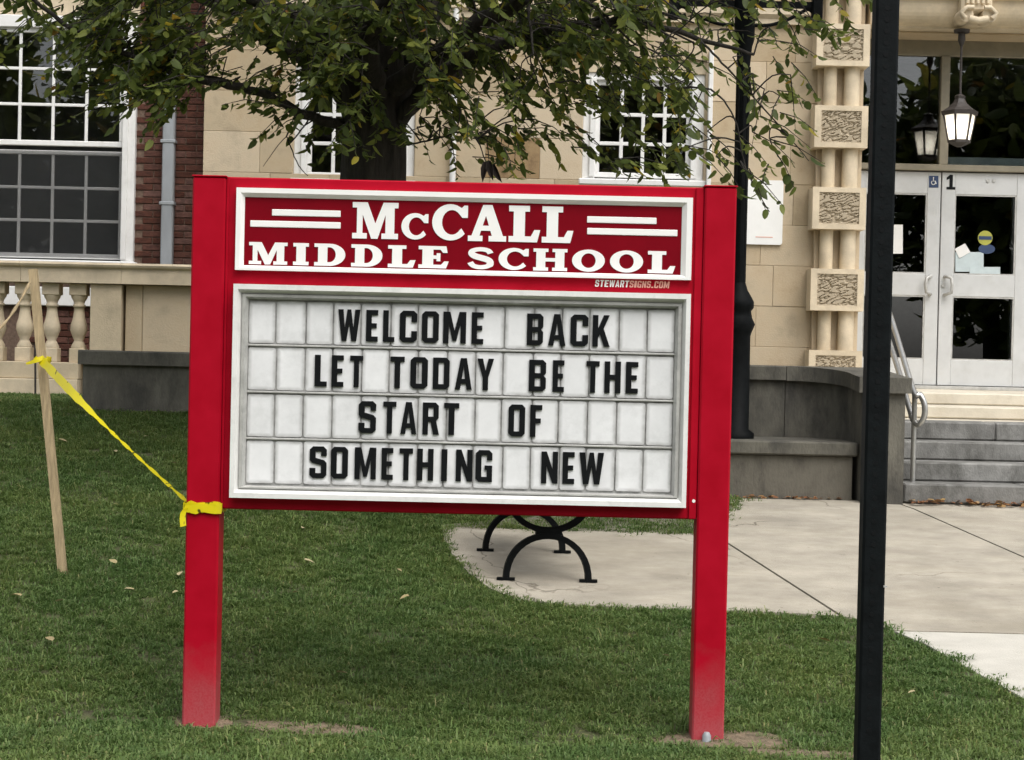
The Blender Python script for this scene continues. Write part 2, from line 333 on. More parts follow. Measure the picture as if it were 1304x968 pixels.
def tape_mat():
    mt, n, b = nodes('caution_tape'); L = n.links.new
    g = n.nodes.new('ShaderNodeNewGeometry'); mp = n.nodes.new('ShaderNodeMapping'); mp.inputs['Scale'].default_value = (26, 26, 14); L(g.outputs['Position'], mp.inputs[0])
    ns = n.nodes.new('ShaderNodeTexNoise'); ns.inputs['Scale'].default_value = 1; L(mp.outputs[0], ns.inputs['Vector'])
    rp = n.nodes.new('ShaderNodeValToRGB'); rp.color_ramp.interpolation = 'LINEAR'; e = rp.color_ramp.elements
    e[0].position = .33; e[0].color = (.10, .085, .005, 1); e[1].position = .38; e[1].color = (.84, .75, .01, 1)
    L(ns.outputs[0], rp.inputs[0]); L(rp.outputs[0], b.inputs['Base Color']); b.inputs['Roughness'].default_value = .35
    tr = n.nodes.new('ShaderNodeBsdfTranslucent'); L(rp.outputs[0], tr.inputs[0]); mx = n.nodes.new('ShaderNodeMixShader'); mx.inputs[0].default_value = .4
    L(b.outputs[0], mx.inputs[1]); L(tr.outputs[0], mx.inputs[2]); L(mx.outputs[0], n.nodes['Material Output'].inputs[0]); return mt
M['tape'] = tape_mat()
def lamp_glass():
    mt = bpy.data.materials.new('frosted_lamp_glass'); mt.use_nodes = True; n = mt.node_tree; n.nodes.clear(); L = n.links.new
    o = n.nodes.new('ShaderNodeOutputMaterial'); mx = n.nodes.new('ShaderNodeMixShader'); mx.inputs[0].default_value = .72
    t = n.nodes.new('ShaderNodeBsdfTransparent'); d = n.nodes.new('ShaderNodeBsdfTranslucent'); d.inputs[0].default_value = (.9, .88, .84, 1)
    L(t.outputs[0], mx.inputs[1]); L(d.outputs[0], mx.inputs[2]); L(mx.outputs[0], o.inputs[0]); return mt
def bulb_mat():
    mt, n, b = nodes('lit_bulb'); b.inputs['Emission Color'].default_value = (1, .93, .8, 1); b.inputs['Emission Strength'].default_value = 9; return mt
M['bulb'] = bulb_mat()
M['lamp_glass'] = lamp_glass()
def verm():
    """worm-eaten (vermiculated) carved stone field"""
    mt, n, b = nodes('vermiculated_stone'); L = n.links.new
    g = n.nodes.new('ShaderNodeNewGeometry')
    ns = n.nodes.new('ShaderNodeTexNoise'); ns.inputs['Scale'].default_value = 60; ns.inputs['Detail'].default_value = 3; L(g.outputs['Position'], ns.inputs['Vector'])
    rp = n.nodes.new('ShaderNodeValToRGB'); rp.color_ramp.elements[0].color = (.34, .28, .2, 1); rp.color_ramp.elements[1].color = (.47, .40, .29, 1); L(ns.outputs[0], rp.inputs[0]); L(rp.outputs[0], b.inputs['Base Color'])
    b.inputs['Roughness'].default_value = .9; return mt
M['verm'] = verm()

# ------------------------------------------------------------ ground
def G(px, py): p = ground_at(px, py); return (p.x, p.y)
PAVE = [G(x, y) for x, y in ((562, 671), (566, 690), (578, 712), (598, 733), (624, 752), (660, 767), (720, 772), (800, 776), (880, 779), (960, 781), (1040, 785), (1085, 789), (1130, 803), (1180, 824), (1240, 858), (1304, 893))]
PAVE += [(3.15, 7.1), (4.4, 5.6), (16, 4.2), (16, 13.62), (2.5, 13.55), (1.75, 13.5), (1.55, 12.75), (1.3, 12.22), (.4, 12.2), (-.42, 12.24)]
def inside(poly, x, y):
    c = False; n = len(poly); j = n - 1
    for i in range(n):
        xi, yi = poly[i]; xj, yj = poly[j]
        if (yi > y) != (yj > y) and x < (xj - xi) * (y - yi) / (yj - yi) + xi: c = not c
        j = i
    return c
def edge_dist(poly, x, y):
    b = 9; p = Vector((x, y))
    for i in range(len(poly)):
        a = Vector(poly[i]); c = Vector(poly[(i + 1) % len(poly)]); d = c - a
        t = max(0, min(1, (p - a).dot(d) / max(d.length_squared, 1e-9))); b = min(b, (a + d * t - p).length)
    return b
def axis(a, b, fine0, fine1, step, coarse):
    out = []; x = a
    while x < b:
        out.append(x); x += step if fine0 <= x < fine1 else coarse
    return out + [b]
xs = axis(-80, 80, -7, 7, .125, 2.0); ys = axis(-30, 110, 6, 17, .125, 2.0)
def lz(x, y):
    if not (6 < y < 17 and -8 < x < 8): return h(x, y)
    if inside(PAVE, x, y) and edge_dist(PAVE, x, y) > .06: return h(x, y) - .02
    return h(x, y) + noise.noise(Vector((x * 1.7, y * 1.7, 3))) * .012
v = [(x, y, lz(x, y)) for y in ys for x in xs]; nx = len(xs)
f = [(j * nx + i, j * nx + i + 1, (j + 1) * nx + i + 1, (j + 1) * nx + i) for j in range(len(ys) - 1) for i in range(nx - 1)]
g = MB().add(v, f, True).build('lawn_ground', M['soil'], fix=False)
setp(g, 'green lawn rising from the sign to the school', kind='structure')

def slab_piece(poly, planes, z0=.012):
    """poly cut by half-planes (point, normal kept side), draped over the terrain, with real edges"""
    bm = bmesh.new(); vsx = [bm.verts.new((x, y, 0)) for x, y in poly]; bm.faces.new(vsx)
    bmesh.ops.triangulate(bm, faces=bm.faces[:])
    for p, nrm in planes:
        bmesh.ops.bisect_plane(bm, geom=bm.verts[:] + bm.edges[:] + bm.faces[:], plane_co=(*p, 0), plane_no=(*nrm, 0), clear_inner=True)
    if not bm.faces: bm.free(); return None
    x = -1.0
    while x < 6: bmesh.ops.bisect_plane(bm, geom=bm.verts[:] + bm.edges[:] + bm.faces[:], plane_co=(x, 0, 0), plane_no=(1, 0, 0)); x += .3
    y = 6.0
    while y < 13.6: bmesh.ops.bisect_plane(bm, geom=bm.verts[:] + bm.edges[:] + bm.faces[:], plane_co=(0, y, 0), plane_no=(0, 1, 0)); y += .3
    r = bmesh.ops.extrude_face_region(bm, geom=bm.faces[:]); top = [e for e in r['geom'] if isinstance(e, bmesh.types.BMVert)]
    ts = set(top)
    for q in bm.verts: q.co.z = h(q.co.x, q.co.y) + (z0 if q in ts else -.08)
    bmesh.ops.recalc_face_normals(bm, faces=bm.faces[:])
    bm.verts.index_update(); mb = MB().add([q.co.copy() for q in bm.verts], [[q.index for q in fa.verts] for fa in bm.faces]); bm.free(); return mb
pave_root = empty('pavement', (1.5, 11, h(1.5, 11))); setp(pave_root, 'concrete forecourt and path in front of the school steps', kind='structure')
def line(pxa, pxb):
    a = Vector(G(*pxa)); b = Vector(G(*pxb)); d = (b - a).normalized(); return a, Vector((-d.y, d.x))
A = line((925, 693), (1060, 780)); B = line((1165, 651), (1304, 712)); C = line((1130, 806), (1304, 810))
gap = .010
def side(l, s): p, n = l; return (tuple(p + n * s * gap), tuple(n * s))
if A[1].x < 0: A = (A[0], -A[1])
if B[1].x < 0: B = (B[0], -B[1])
if C[1].y < 0: C = (C[0], -C[1])
for nm, pl, mt in (('concrete_slab', [side(A, -1), side(C, 1)], 'slab'), ('concrete_slab', [side(A, 1), side(B, -1), side(C, 1)], 'slab'),
                   ('concrete_slab', [side(B, 1), side(C, 1)], 'slab'), ('concrete_slab', [side(C, -1)], 'slab_pale')):
    mb = slab_piece(PAVE, pl)
    if mb: setp(mb.build(nm, M[mt], pave_root), kind=None)

# bare earth around the posts
def patch(name, cx, cy, rx, ry, seed):
    n = 26; vs = [(cx, cy, lz(cx, cy) + .012)]
    for k in range(n):
        a = 2 * math.pi * k / n; q = 1 + .35 * noise.noise(Vector((math.cos(a) * 1.5, math.sin(a) * 1.5, seed)))
        x = cx + rx * q * math.cos(a); y = cy + ry * q * math.sin(a); vs.append((x, y, lz(x, y) + .004))
    setp(MB().add(vs, [(0, k + 1, (k + 1) % n + 1) for k in range(n)], True).build(name, M['dirt']), 'bare trodden earth in the lawn', kind='structure')
PATCH = [(G(930, 946), .34, .13), (G(395, 928), .32, .10), (G(258, 920), .16, .09), (G(1020, 962), .3, .08)]
for i, ((x, y), rx, ry) in enumerate(PATCH): patch('bare_earth', x, y, rx, ry, i * 3.1)

# grass: a stuff object that scatters small tufts over the lawn
def tuft(name, seed, n=26, spread=.055, hh=.05):
    rnd = random.Random(seed); mb = MB()
    for k in range(n):
        a = rnd.uniform(0, 6.28); r = spread * math.sqrt(rnd.random()); x, y = r * math.cos(a), r * math.sin(a)
        a2 = a + rnd.uniform(-1.2, 1.2); l = hh * rnd.uniform(.55, 1.25); lean = rnd.uniform(.3, 1.5); wd = rnd.uniform(.0022, .0042)
        d = Vector((math.cos(a2), math.sin(a2), 0)); s = Vector((-d.y, d.x, 0)) * wd; p = Vector((x, y, -.005))
        p1 = p + d * l * lean * .35 + Vector((0, 0, l * .62)); p2 = p + d * l * lean + Vector((0, 0, l * max(.25, 1.0 - .45 * lean)))
        mb.add([p - s, p + s, p1 + s * .8, p1 - s * .8, p2], [(0, 1, 2, 3), (3, 2, 4)], True)
    return bpy.data.objects.new(name, mb.mesh(name, M['grass'], fix=False))
tufts = [tuft('grass_tuft', s, n_, .055, hgt) for s, n_, hgt in ((1, 28, .036), (2, 28, .042), (3, 28, .040), (4, 12, .075))]
gv, gf, gd = [], [], []; st = .10
def masked(x, y):
    if inside(PAVE, x, y) and edge_dist(PAVE, x, y) > .05 + .06 * noise.noise(Vector((x * 5, y * 5, 1))): return 0
    if y > 14.28 and x > -3.5: return 0
    if y > 13.45 and x > .2: return 0
    if y > 16.3: return 0
    if ((x - TREE_X) ** 2 + (y - TREE_Y) ** 2) < .12: return 0
    q = .72 + .55 * noise.noise(Vector((x * 2.3, y * 2.3, 9))) + .3 * noise.noise(Vector((x * 7, y * 7, 2)))
    for (cx, cy), rx, ry in PATCH:
        e = ((x - cx) / rx) ** 2 + ((y - cy) / ry) ** 2
        if e < 1.2: q *= .12 + .5 * max(0, e - .5)
    return max(.08, q)
TREE_Y = 12.9; TREE_X = at(475, 210, TREE_Y).x
y = 6.4
while y < 16.6:
    hw = 2.6 * y / 8 + .1; x = -math.ceil(hw / st) * st
    while x < hw:
        q = masked(x + st / 2, y + st / 2)
        if q > 0:
            n0 = len(gv)
            for dx, dy in ((0, 0), (st, 0), (st, st), (0, st)): gv.append((x + dx, y + dy, lz(x + dx, y + dy)))
            gf.append((n0, n0 + 1, n0 + 2, n0 + 3)); gd.append(q)
        x += st
    y += st
me = bpy.data.meshes.new('grass'); me.from_pydata(gv, [], gf); me.materials.append(M['grass'])
at_ = me.attributes.new('dens', 'FLOAT', 'FACE'); at_.data.foreach_set('value', gd)
go = link(bpy.data.objects.new('grass', me)); setp(go, 'short mown green grass of the school lawn', 'grass', kind='stuff')
ng = bpy.data.node_groups.new('grass_scatter', 'GeometryNodeTree')
ng.interface.new_socket(name='Geometry', in_out='INPUT', socket_type='NodeSocketGeometry'); ng.interface.new_socket(name='Geometry', in_out='OUTPUT', socket_type='NodeSocketGeometry')
N = ng.nodes.new; LK = ng.links.new
gi = N('NodeGroupInput'); gout = N('NodeGroupOutput'); jg = N('GeometryNodeJoinGeometry')
for k, t in enumerate(tufts):
    dp = N('GeometryNodeDistributePointsOnFaces'); na = N('GeometryNodeInputNamedAttribute'); na.data_type = 'FLOAT'; na.inputs['Name'].default_value = 'dens'
    mu = N('ShaderNodeMath'); mu.operation = 'MULTIPLY'; mu.inputs[1].default_value = (230, 230, 230, 26)[k]; LK(na.outputs[0], mu.inputs[0]); LK(mu.outputs[0], dp.inputs['Density'])
    dp.inputs['Seed'].default_value = k * 7 + 1; LK(gi.outputs[0], dp.inputs['Mesh'])
    oi = N('GeometryNodeObjectInfo'); oi.inputs['Object'].default_value = t
    ip = N('GeometryNodeInstanceOnPoints'); LK(dp.outputs['Points'], ip.inputs['Points']); LK(oi.outputs['Geometry'], ip.inputs['Instance'])
    rv = N('FunctionNodeRandomValue'); rv.data_type = 'FLOAT_VECTOR'; rv.inputs[0].default_value = (-.15, -.15, 0); rv.inputs[1].default_value = (.15, .15, 6.28); rv.inputs['Seed'].default_value = k
    LK(rv.outputs[0], ip.inputs['Rotation'])
    rs = N('FunctionNodeRandomValue'); rs.data_type = 'FLOAT'; rs.inputs[2].default_value = .65; rs.inputs[3].default_value = 1.2; rs.inputs['Seed'].default_value = k + 50
    LK(rs.outputs[1], ip.inputs['Scale']); LK(ip.outputs[0], jg.inputs[0])
LK(jg.outputs[0], gout.inputs[0])
md = go.modifiers.new('scatter', 'NODES'); md.node_group = ng

# ------------------------------------------------------------ the school building
YB, YL, YD, YP = 18.0, 17.7, 18.2, 17.42       # brick face, limestone face, door face, pilaster block face
bld = empty('school_building', (0, YL, 1.1), 'brick and limestone school building with white windows and a columned entrance', 'building')
# brick wall: mortar bed behind single bricks
XB0, XB1 = at(172, 240, YB).x, at(262, 240, YB).x
XW0 = -6.2
ztop = 6.5
MB().box(XB0, XB1 + .15, YB, YB + .3, 1.0, ztop).build('mortar_bed', M['mortar'], bld)
MB().box(XW0, XB0, YB + .005, YB + .3, .9, at(90, 340, YB).z).build('mortar_bed', M['mortar'], bld)
bw, bh, bj = .203, .0575, .0100
brick_mesh = MB().box(-bw / 2, bw / 2, -.012, .03, -bh / 2, bh / 2, .004).mesh('brick', M['brick'])
half_mesh = MB().box(-bw / 4 + bj / 4, bw / 4 - bj / 4, -.012, .03, -bh / 2, bh / 2, .004).mesh('brick', M['brick'])
rest = MB(); nb = 0
def brickrun(x0, x1, z0, z1, single):
    global nb
    z = z0 + bh / 2; row = 0
    while z < z1:
        x = x1 - (0 if row % 2 == 0 else (bw + bj) / 2)
        if row % 2: items = [(x1 - (bw - bj) / 4, True)]; 
        else: items = []
        while x - bw > x0 - .06:
            items.append((x - bw / 2, False)); x -= bw + bj
        for cx, half in items:
            w2 = (bw / 4 - bj / 4) if half else bw / 2
            if cx - w2 < x0 - .005:                       # clipped at the window jamb
                a, b = x0, cx + w2
                if b - a > .03: rest.box(a, b, YB - .012 + random.uniform(-.002, .002), YB + .03, z - bh / 2, z + bh / 2, .004)
                continue
            if nb < 300 and single:
                inst('brick', half_mesh if half else brick_mesh, (cx, YB + random.uniform(-.003, .003), z), bld); nb += 1
            else: rest.box(cx - w2, cx + w2, YB - .012, YB + .03, z - bh / 2, z + bh / 2, .004)
        z += bh + bj; row += 1
zrail = at(200, 336, YB).z
brickrun(XB0 + .004, XB1, zrail, 4.35, True)
brickrun(-4.9, XB0 - .01, 1.2, zrail - .30, True)
brickrun(XB0 + .004, XB1, 4.4, ztop - .1, False)
setp(rest.build('brickwork', M['brick'], bld), kind='stuff')

def screen_mat():
    mt = bpy.data.materials.new('insect_mesh'); mt.use_nodes = True; n = mt.node_tree; n.nodes.clear(); L = n.links.new
    o = n.nodes.new('ShaderNodeOutputMaterial'); mx = n.nodes.new('ShaderNodeMixShader'); mx.inputs[0].default_value = .30
    t = n.nodes.new('ShaderNodeBsdfTransparent'); d = n.nodes.new('ShaderNodeBsdfDiffuse'); d.inputs[0].default_value = (.05, .052, .053, 1)
    L(t.outputs[0], mx.inputs[1]); L(d.outputs[0], mx.inputs[2]); L(mx.outputs[0], o.inputs[0]); return mt
M['screen'] = screen_mat()
def sash_window(x0, x1, z0, z1, Y, cols, rows, casing, mw, name_mat='white', screened=False, two=False, zmid=None):
    """window part: casing mesh with panes, muntins, sill and the dim room behind as sub-parts"""
    c = MB(); cw = casing
    c.box(x0 - cw, x0, Y - .06, Y + .12, z0 - .02, z1 + cw, .008); c.box(x1, x1 + cw, Y - .06, Y + .12, z0 - .02, z1 + cw, .008)
    c.box(x0, x1, Y - .062, Y + .12, z1, z1 + cw, .008)
    c.box(x0 - cw * .45, x0 + .0, Y - .085, Y - .055, z0, z1 + .02, .006); c.box(x1, x1 + cw * .45, Y - .085, Y - .055, z0, z1 + .02, .006)
    win = c.build('window', M['white'], bld)
    MB().box(x0 - cw - .03, x1 + cw + .03, Y - .12, Y + .1, z0 - .085, z0 - .022, .01).build('sill', M['white'], win)
    sashes = [(z0, zmid - .02, Y + .035, 'lower'), (zmid + .02, z1, Y, 'upper')] if two else [(z0, z1, Y, 'one')]
    for a, b, yy, kind in sashes:
        mt = M['white']
        s = MB(); bt = .05 if kind != 'upper' else .055
        s.box(x0, x1, yy - .022, yy + .022, a, a + bt, .006); s.box(x0, x1, yy - .022, yy + .022, b - .045, b, .006)
        s.box(x0, x0 + .045, yy - .021, yy + .023, a + bt, b - .045, .004); s.box(x1 - .045, x1, yy - .021, yy + .023, a + bt, b - .045, .004)
        s.build('sash', mt, win)
        if screened and kind == 'lower': MB().box(x0 + .01, x1 - .01, yy - .034, yy - .032, a + .01, b - .01).build('insect_screen', M['screen'], win)
        gx0, gx1, gz0, gz1 = x0 + .045, x1 - .045, a + bt, b - .045
        pw, ph = (gx1 - gx0) / cols, (gz1 - gz0) / rows
        pm = MB().box(-pw / 2, pw / 2, -.002, .002, -ph / 2, ph / 2).mesh('pane', M['glass'])
        for i in range(cols):
            for j in range(rows):
                o = inst('pane', pm, (gx0 + pw * (i + .5), yy + .004, gz0 + ph * (j + .5)), win)
                o.rotation_euler = (rad(random.uniform(-.35, .35)), 0, rad(random.uniform(-.5, .5)))
        vm = MB().box(-mw / 2, mw / 2, -.014, .016, -(gz1 - gz0) / 2, (gz1 - gz0) / 2, .004).mesh('muntin', mt)
        hm = MB().box(-(gx1 - gx0) / 2, (gx1 - gx0) / 2, -.012, .014, -mw / 2, mw / 2, .004).mesh('muntin', mt)
        for i in range(1, cols): inst('muntin', vm, (gx0 + pw * i, yy, (gz0 + gz1) / 2), win)
        for j in range(1, rows): inst('muntin', hm, ((gx0 + gx1) / 2, yy, gz0 + ph * j), win)
    r = MB(); X0, X1, Z0, Z1, Y0, Y1 = x0 - .3, x1 + .3, z0 - .2, z1 + .2, Y + .13, Y + 2.2
    r.add([(X0, Y0, Z0), (X1, Y0, Z0), (X1, Y1, Z0), (X0, Y1, Z0), (X0, Y0, Z1), (X1, Y0, Z1), (X1, Y1, Z1), (X0, Y1, Z1)], [(0, 1, 2, 3), (4, 7, 6, 5), (3, 2, 6, 7), (0, 3, 7, 4), (1, 5, 6, 2)])
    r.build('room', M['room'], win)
    return win
# big classroom window on the left
wx1 = at(157, 250, YB).x; wz0 = at(157, 331, YB).z; wz1 = at(100, 38, YB).z; wzm = at(157, 191, YB).z
pw = 42.4 / (F_PX / YB)
lw = sash_window(wx1 - .09 - pw * 6, wx1, wz0, wz1, YB - .02, 6, 3, .125, .03, screened=True, two=True, zmid=wzm)
MB().box(-6.2, wx1 + .14, YB - .05, YB + .3, wz1 + .13, ztop, .01).build('lintel_stone', M['stone_pale'], bld)
# limestone ashlar wall with two small windows
wall_x0, wall_x1 = at(259, 180, YL).x, at(1100, 57, 17.42).x
zc0 = at(1030, 443, YL).z; course = (at(1030, 80, YL).z - zc0) / 7
SW = []
for (l, r) in ((391, 511), (757, 878)):
    SW.append((at(l, 215, YL + .1).x, at(r, 222, YL + .1).x, at((l + r) / 2, 227, YL + .1).z - .0, at((l + r) / 2, 104, YL + .1).z))
for x0, x1, z0, z1 in SW: sash_window(x0, x1, z0, z1, YL + .11, 4, 3, .13, .036)
MB().box(wall_x0 + .02, wall_x1, YL + .03, YL + .24, .4, SW[0][2] - .12).build('wall', M['stone_pale'], bld)
MB().box(wall_x0 + .02, wall_x1, YL + .03, YL + .24, SW[0][3] + .14, 7).build('wall', M['stone_pale'], bld)
for a, b in ((wall_x0 + .02, SW[0][0] - .13), (SW[0][1] + .13, SW[1][0] - .13), (SW[1][1] + .13, wall_x1)):
    MB().box(a, b, YL + .03, YL + .24, SW[0][2] - .12, SW[0][3] + .14).build('wall', M['stone_pale'], bld)
rnd = random.Random(3)
row = -4
while zc0 + course * row < 6.4:
    za, zb = zc0 + course * row, zc0 + course * (row + 1)
    holes = [(x0 - .135, x1 + .135) for x0, x1, z0, z1 in SW if zb > z0 - .09 + .12 and za < z1 + .13 - .08]
    segs = []; c0 = wall_x0
    for a, b in holes: segs.append((c0, a)); c0 = b
    segs.append((c0, wall_x1))
    for a, b in segs:
        x = a
        while x < b - .02:
            L_ = rnd.uniform(.45, .95)
            if row % 2: L_ *= .8
            x2 = min(b, x + L_)
            if b - x2 < .28: x2 = b
            st_ = (row == 4 and x < at(655, 200, YL).x < x2)
            if row == 4 and not st_ and x < at(618, 200, YL).x < x2 - .05: x2 = at(618, 200, YL).x
            if st_: x2 = min(x2, at(697, 200, YL).x)
            jy = rnd.uniform(-.003, .003)
            MB().box(x + .001, x2 - .001, YL + jy, YL + .029, za + .0012, zb - .0012, .0035).build('stone_block', M['stone_stain' if st_ else 'stone'], bld)
            x = x2
    row += 1
# thin white conduit on the limestone between the small windows
px0 = at(577, 190, YL - .05)
o = MB().tube([(px0.x, YL - .05, SW[0][2] - 1.2), (px0.x, YL - .05, 5.8)], .032, 10).build('white_pipe', M['white'], bld)
px1 = at(903, 190, YL - .04)
MB().box(px1.x - .02, px1.x + .025, YL - .06, YL - .005, SW[1][2] - .3, SW[1][3] + .3, .006).build('window_trim', M['white'], bld)
# string course above the windows
zs = at(900, 30, YL).z
MB().profile_x([(YL + .02, zs), (YL - .05, zs), (YL - .05, zs + .05), (YL - .09, zs + .09), (YL - .09, zs + .16), (YL + .02, zs + .18)], wall_x0, wall_x1 - .5).build('string_course', M['stone_pale'], bld)

# banded pilaster: two round shafts with rusticated blocks
bx0, bx1 = at(1040, 57, YP).x, at(1108, 57, YP).x
pil = MB().box(bx0 + .06, bx1 - .015, YP + .2, YL + .3, .4, 7).build('pilaster', M['stone'], bld)
MB().lathe(bx0 + .165, YP + .13, [(.6, .066), (6.4, .066)], 20).build('column_shaft', M['stone_pale'], pil)
MB().lathe(bx1 - .145, YP + .13, [(.6, .078), (6.4, .078)], 20).build('column_shaft', M['stone_pale'], pil)
def vermic(cx, cz, wv, hv, Y):
    """carved worm-track relief as a displaced grid"""
    nx_, nz_ = 56, 40; vs, fs = [], []
    for j in range(nz_ + 1):
        for i in range(nx_ + 1):
            x = cx - wv / 2 + wv * i / nx_; z = cz - hv / 2 + hv * j / nz_
            q = noise.noise(Vector((x * 13 + z * 9, z * 40 - x * 16, cz * 3))); d = abs(q)
            e = min(i, nx_ - i, j, nz_ - j) / 2
            vs.append((x, Y + .005 + (.016 * (1 - sstep(.10, .20, d))) * min(1, e), z))
    for j in range(nz_):
        for i in range(nx_):
            k = j * (nx_ + 1) + i; fs.append((k, k + 1, k + nx_ + 2, k + nx_ + 1))
    return MB().add(vs, fs)
zb0 = at(1065, 57 + 104 * 4, YP).z; zb1 = at(1074, 57, YP).z; dz = (zb1 - zb0) / 4; bh2 = .205
for k in range(-1, 7):
    zc = zb0 + dz * k
    mg, mz = .064, .05
    o = MB().extr([[(bx0, zc - bh2), (bx1, zc - bh2), (bx1, zc + bh2), (bx0, zc + bh2)], [(bx0 + mg, zc - bh2 + mz), (bx1 - mg, zc - bh2 + mz), (bx1 - mg, zc + bh2 - mz), (bx0 + mg, zc + bh2 - mz)]], YP, YP + .03)
    o.box(bx0 + .001, bx1 - .001, YP + .0301, YP + .4, zc - bh2 + .001, zc + bh2 - .001)
    o.build('rusticated_block', M['stone_pale'], pil)
    vermic((bx0 + bx1) / 2, zc, bx1 - bx0 - 2 * mg, 2 * bh2 - 2 * mz, YP + .003).build('carved_field', M['verm'], pil)

# entrance: recess, cornice, transom, doors
ex0 = bx1 + .01; ex1 = 8.2
zsof = at(1240, 42, YL).z
MB().box(ex1, ex1 + .6, YP + .1, YD + .4, .8, 7, .01).build('jamb', M['stone'], bld)
MB().box(ex0 - .35, ex0 - .02, YL + .32, YD + .35, .8, 7, .01).build('jamb', M['stone'], bld)
zc = at(1240, 32, YP).z
prof = [(YD + .2, zc), (YP + .22, zc), (YP + .22, zc + .02)]
for k in range(9):
    a = math.pi / 2 * k / 8; prof.append((YP + .2 - .16 * math.sin(a), zc + .03 + .22 * (1 - math.cos(a))))
prof += [(YP - .02, zc + .27), (YP - .02, zc + .34), (YP - .06, zc + .4), (YP - .06, zc + 1.6), (YD + .2, zc + 1.6)]
MB().profile_x(prof, at(1146, 20, YP).x, ex1, False).build('cornice', M['stone_pale'], bld)
MB().box(ex0 + .01, at(1146, 20, YP).x - .003, YP + .1, YD + .2, zc + .004, zc + 1.6, .01).build('cornice_return', M['stone_pale'], bld)
kx0, kx1 = at(1222, 15, YP - .1).x, at(1267, 15, YP - .1).x; kz = at(1244, 31, YP - .1).z
kc = MB(); km = (kx0 + kx1) / 2
kc.box(kx0 + .02, kx1 - .02, YP - .09, YP + .12, kz + .13, kz + .9, .02)
for s in (-1, 1):
    kc.tube([(km + s * .115, YP - .14, kz + .085), (km + s * .115, YP + .12, kz + .085)], .07, 16)
    kc.tube([(km + s * .05, YP - .17, kz + .15), (km + s * .115, YP - .17, kz + .15), (km + s * .17, YP - .165, kz + .1), (km + s * .13, YP - .16, kz + .05)], .022, 8)
kc.tube([(km - .09, YP - .15, kz + .045), (km, YP - .16, kz + .025), (km + .09, YP - .15, kz + .045)], .035, 10)
for i in range(5): kc.tube([(km - .1 + .05 * i, YP - .11, kz + .2), (km - .1 + .05 * i, YP - .1, kz + .8)], .017, 6)
kc.build('keystone', M['stone_pale'], bld)
MB().box(ex0, ex1, YL + .1, YD + .2, zsof + .004, zc - .004).build('soffit', M['stone'], bld)
zh0 = at(1240, 73, YD).z; ztb = at(1240, 219, YD); ztb1 = at(1240, 211, YD).z; zdh = ztb.z
fr = MB().box(ex0 - .3, ex1, YD - .03, YD + .2, zh0, zsof + .02, .006).build('entrance_frame', M['tan'], bld)
MB().box(ex0 - .3, ex1, YD - .05, YD + .08, zdh, ztb1, .006).build('transom_bar', M['tan'], fr)
dx1 = at(1196, 350, YD).x; dw = .915; zd0 = at(1240, 493, YD).z
mx_ = at(1202, 140, YD).x
for k in (-2, 0, 2, 4):
    MB().box(mx_ + k * dw - .045, mx_ + k * dw + .045, YD - .045, YD + .07, ztb1, zh0, .005).build('mullion', M['tan'], fr)
for k in (-2, 0, 2):
    MB().box(mx_ + k * dw + .045, mx_ + (k + 2) * dw - .045, YD + .01, YD + .016, ztb1, zh0).build('transom_pane', M['glass'], fr)
MB().box(mx_ + .05, mx_ + 2 * dw - .05, YD + .05, YD + .09, ztb1, ztb1 + .09, .004).build('blind_rail', M['paper_blue'], fr)
def door(xc, hinge, extras):
    """aluminium door leaf: rails and stiles with two glazed openings"""
    x0, x1 = xc - dw / 2 + .006, xc + dw / 2 - .006; sw = .135
    if hinge: pass
    z = [zd0, at(1240, 459, YD).z, at(1240, 378, YD).z, at(1240, 350, YD).z, at(1240, 248, YD).z, zdh - .01]
    d = MB()
    d.box(x0, x0 + sw, YD, YD + .05, zd0 + .012, z[5], .004); d.box(x1 - sw, x1, YD, YD + .05, zd0 + .012, z[5], .004)
    for a, b in ((zd0 + .012, z[1]), (z[2], z[3]), (z[4], z[5])): d.box(x0 + sw, x1 - sw, YD + .002, YD + .048, a, b, .004)
    D = d.build('door', M['door'], bld)
    for a, b in ((z[1], z[2]), (z[3], z[4])):
        s = MB(); q = .014
        s.box(x0 + sw, x0 + sw + q, YD + .006, YD + .04, a, b); s.box(x1 - sw - q, x1 - sw, YD + .006, YD + .04, a, b)
        s.box(x0 + sw + q, x1 - sw - q, YD + .007, YD + .04, a, a + q); s.box(x0 + sw + q, x1 - sw - q, YD + .007, YD + .04, b - q, b)
        s.build('glazing_bead', M['alu_dark'], D)
        MB().box(x0 + sw + q, x1 - sw - q, YD + .02, YD + .026, a + q, b - q).build('pane', M['glass'], D)
    return D, x0, x1, z
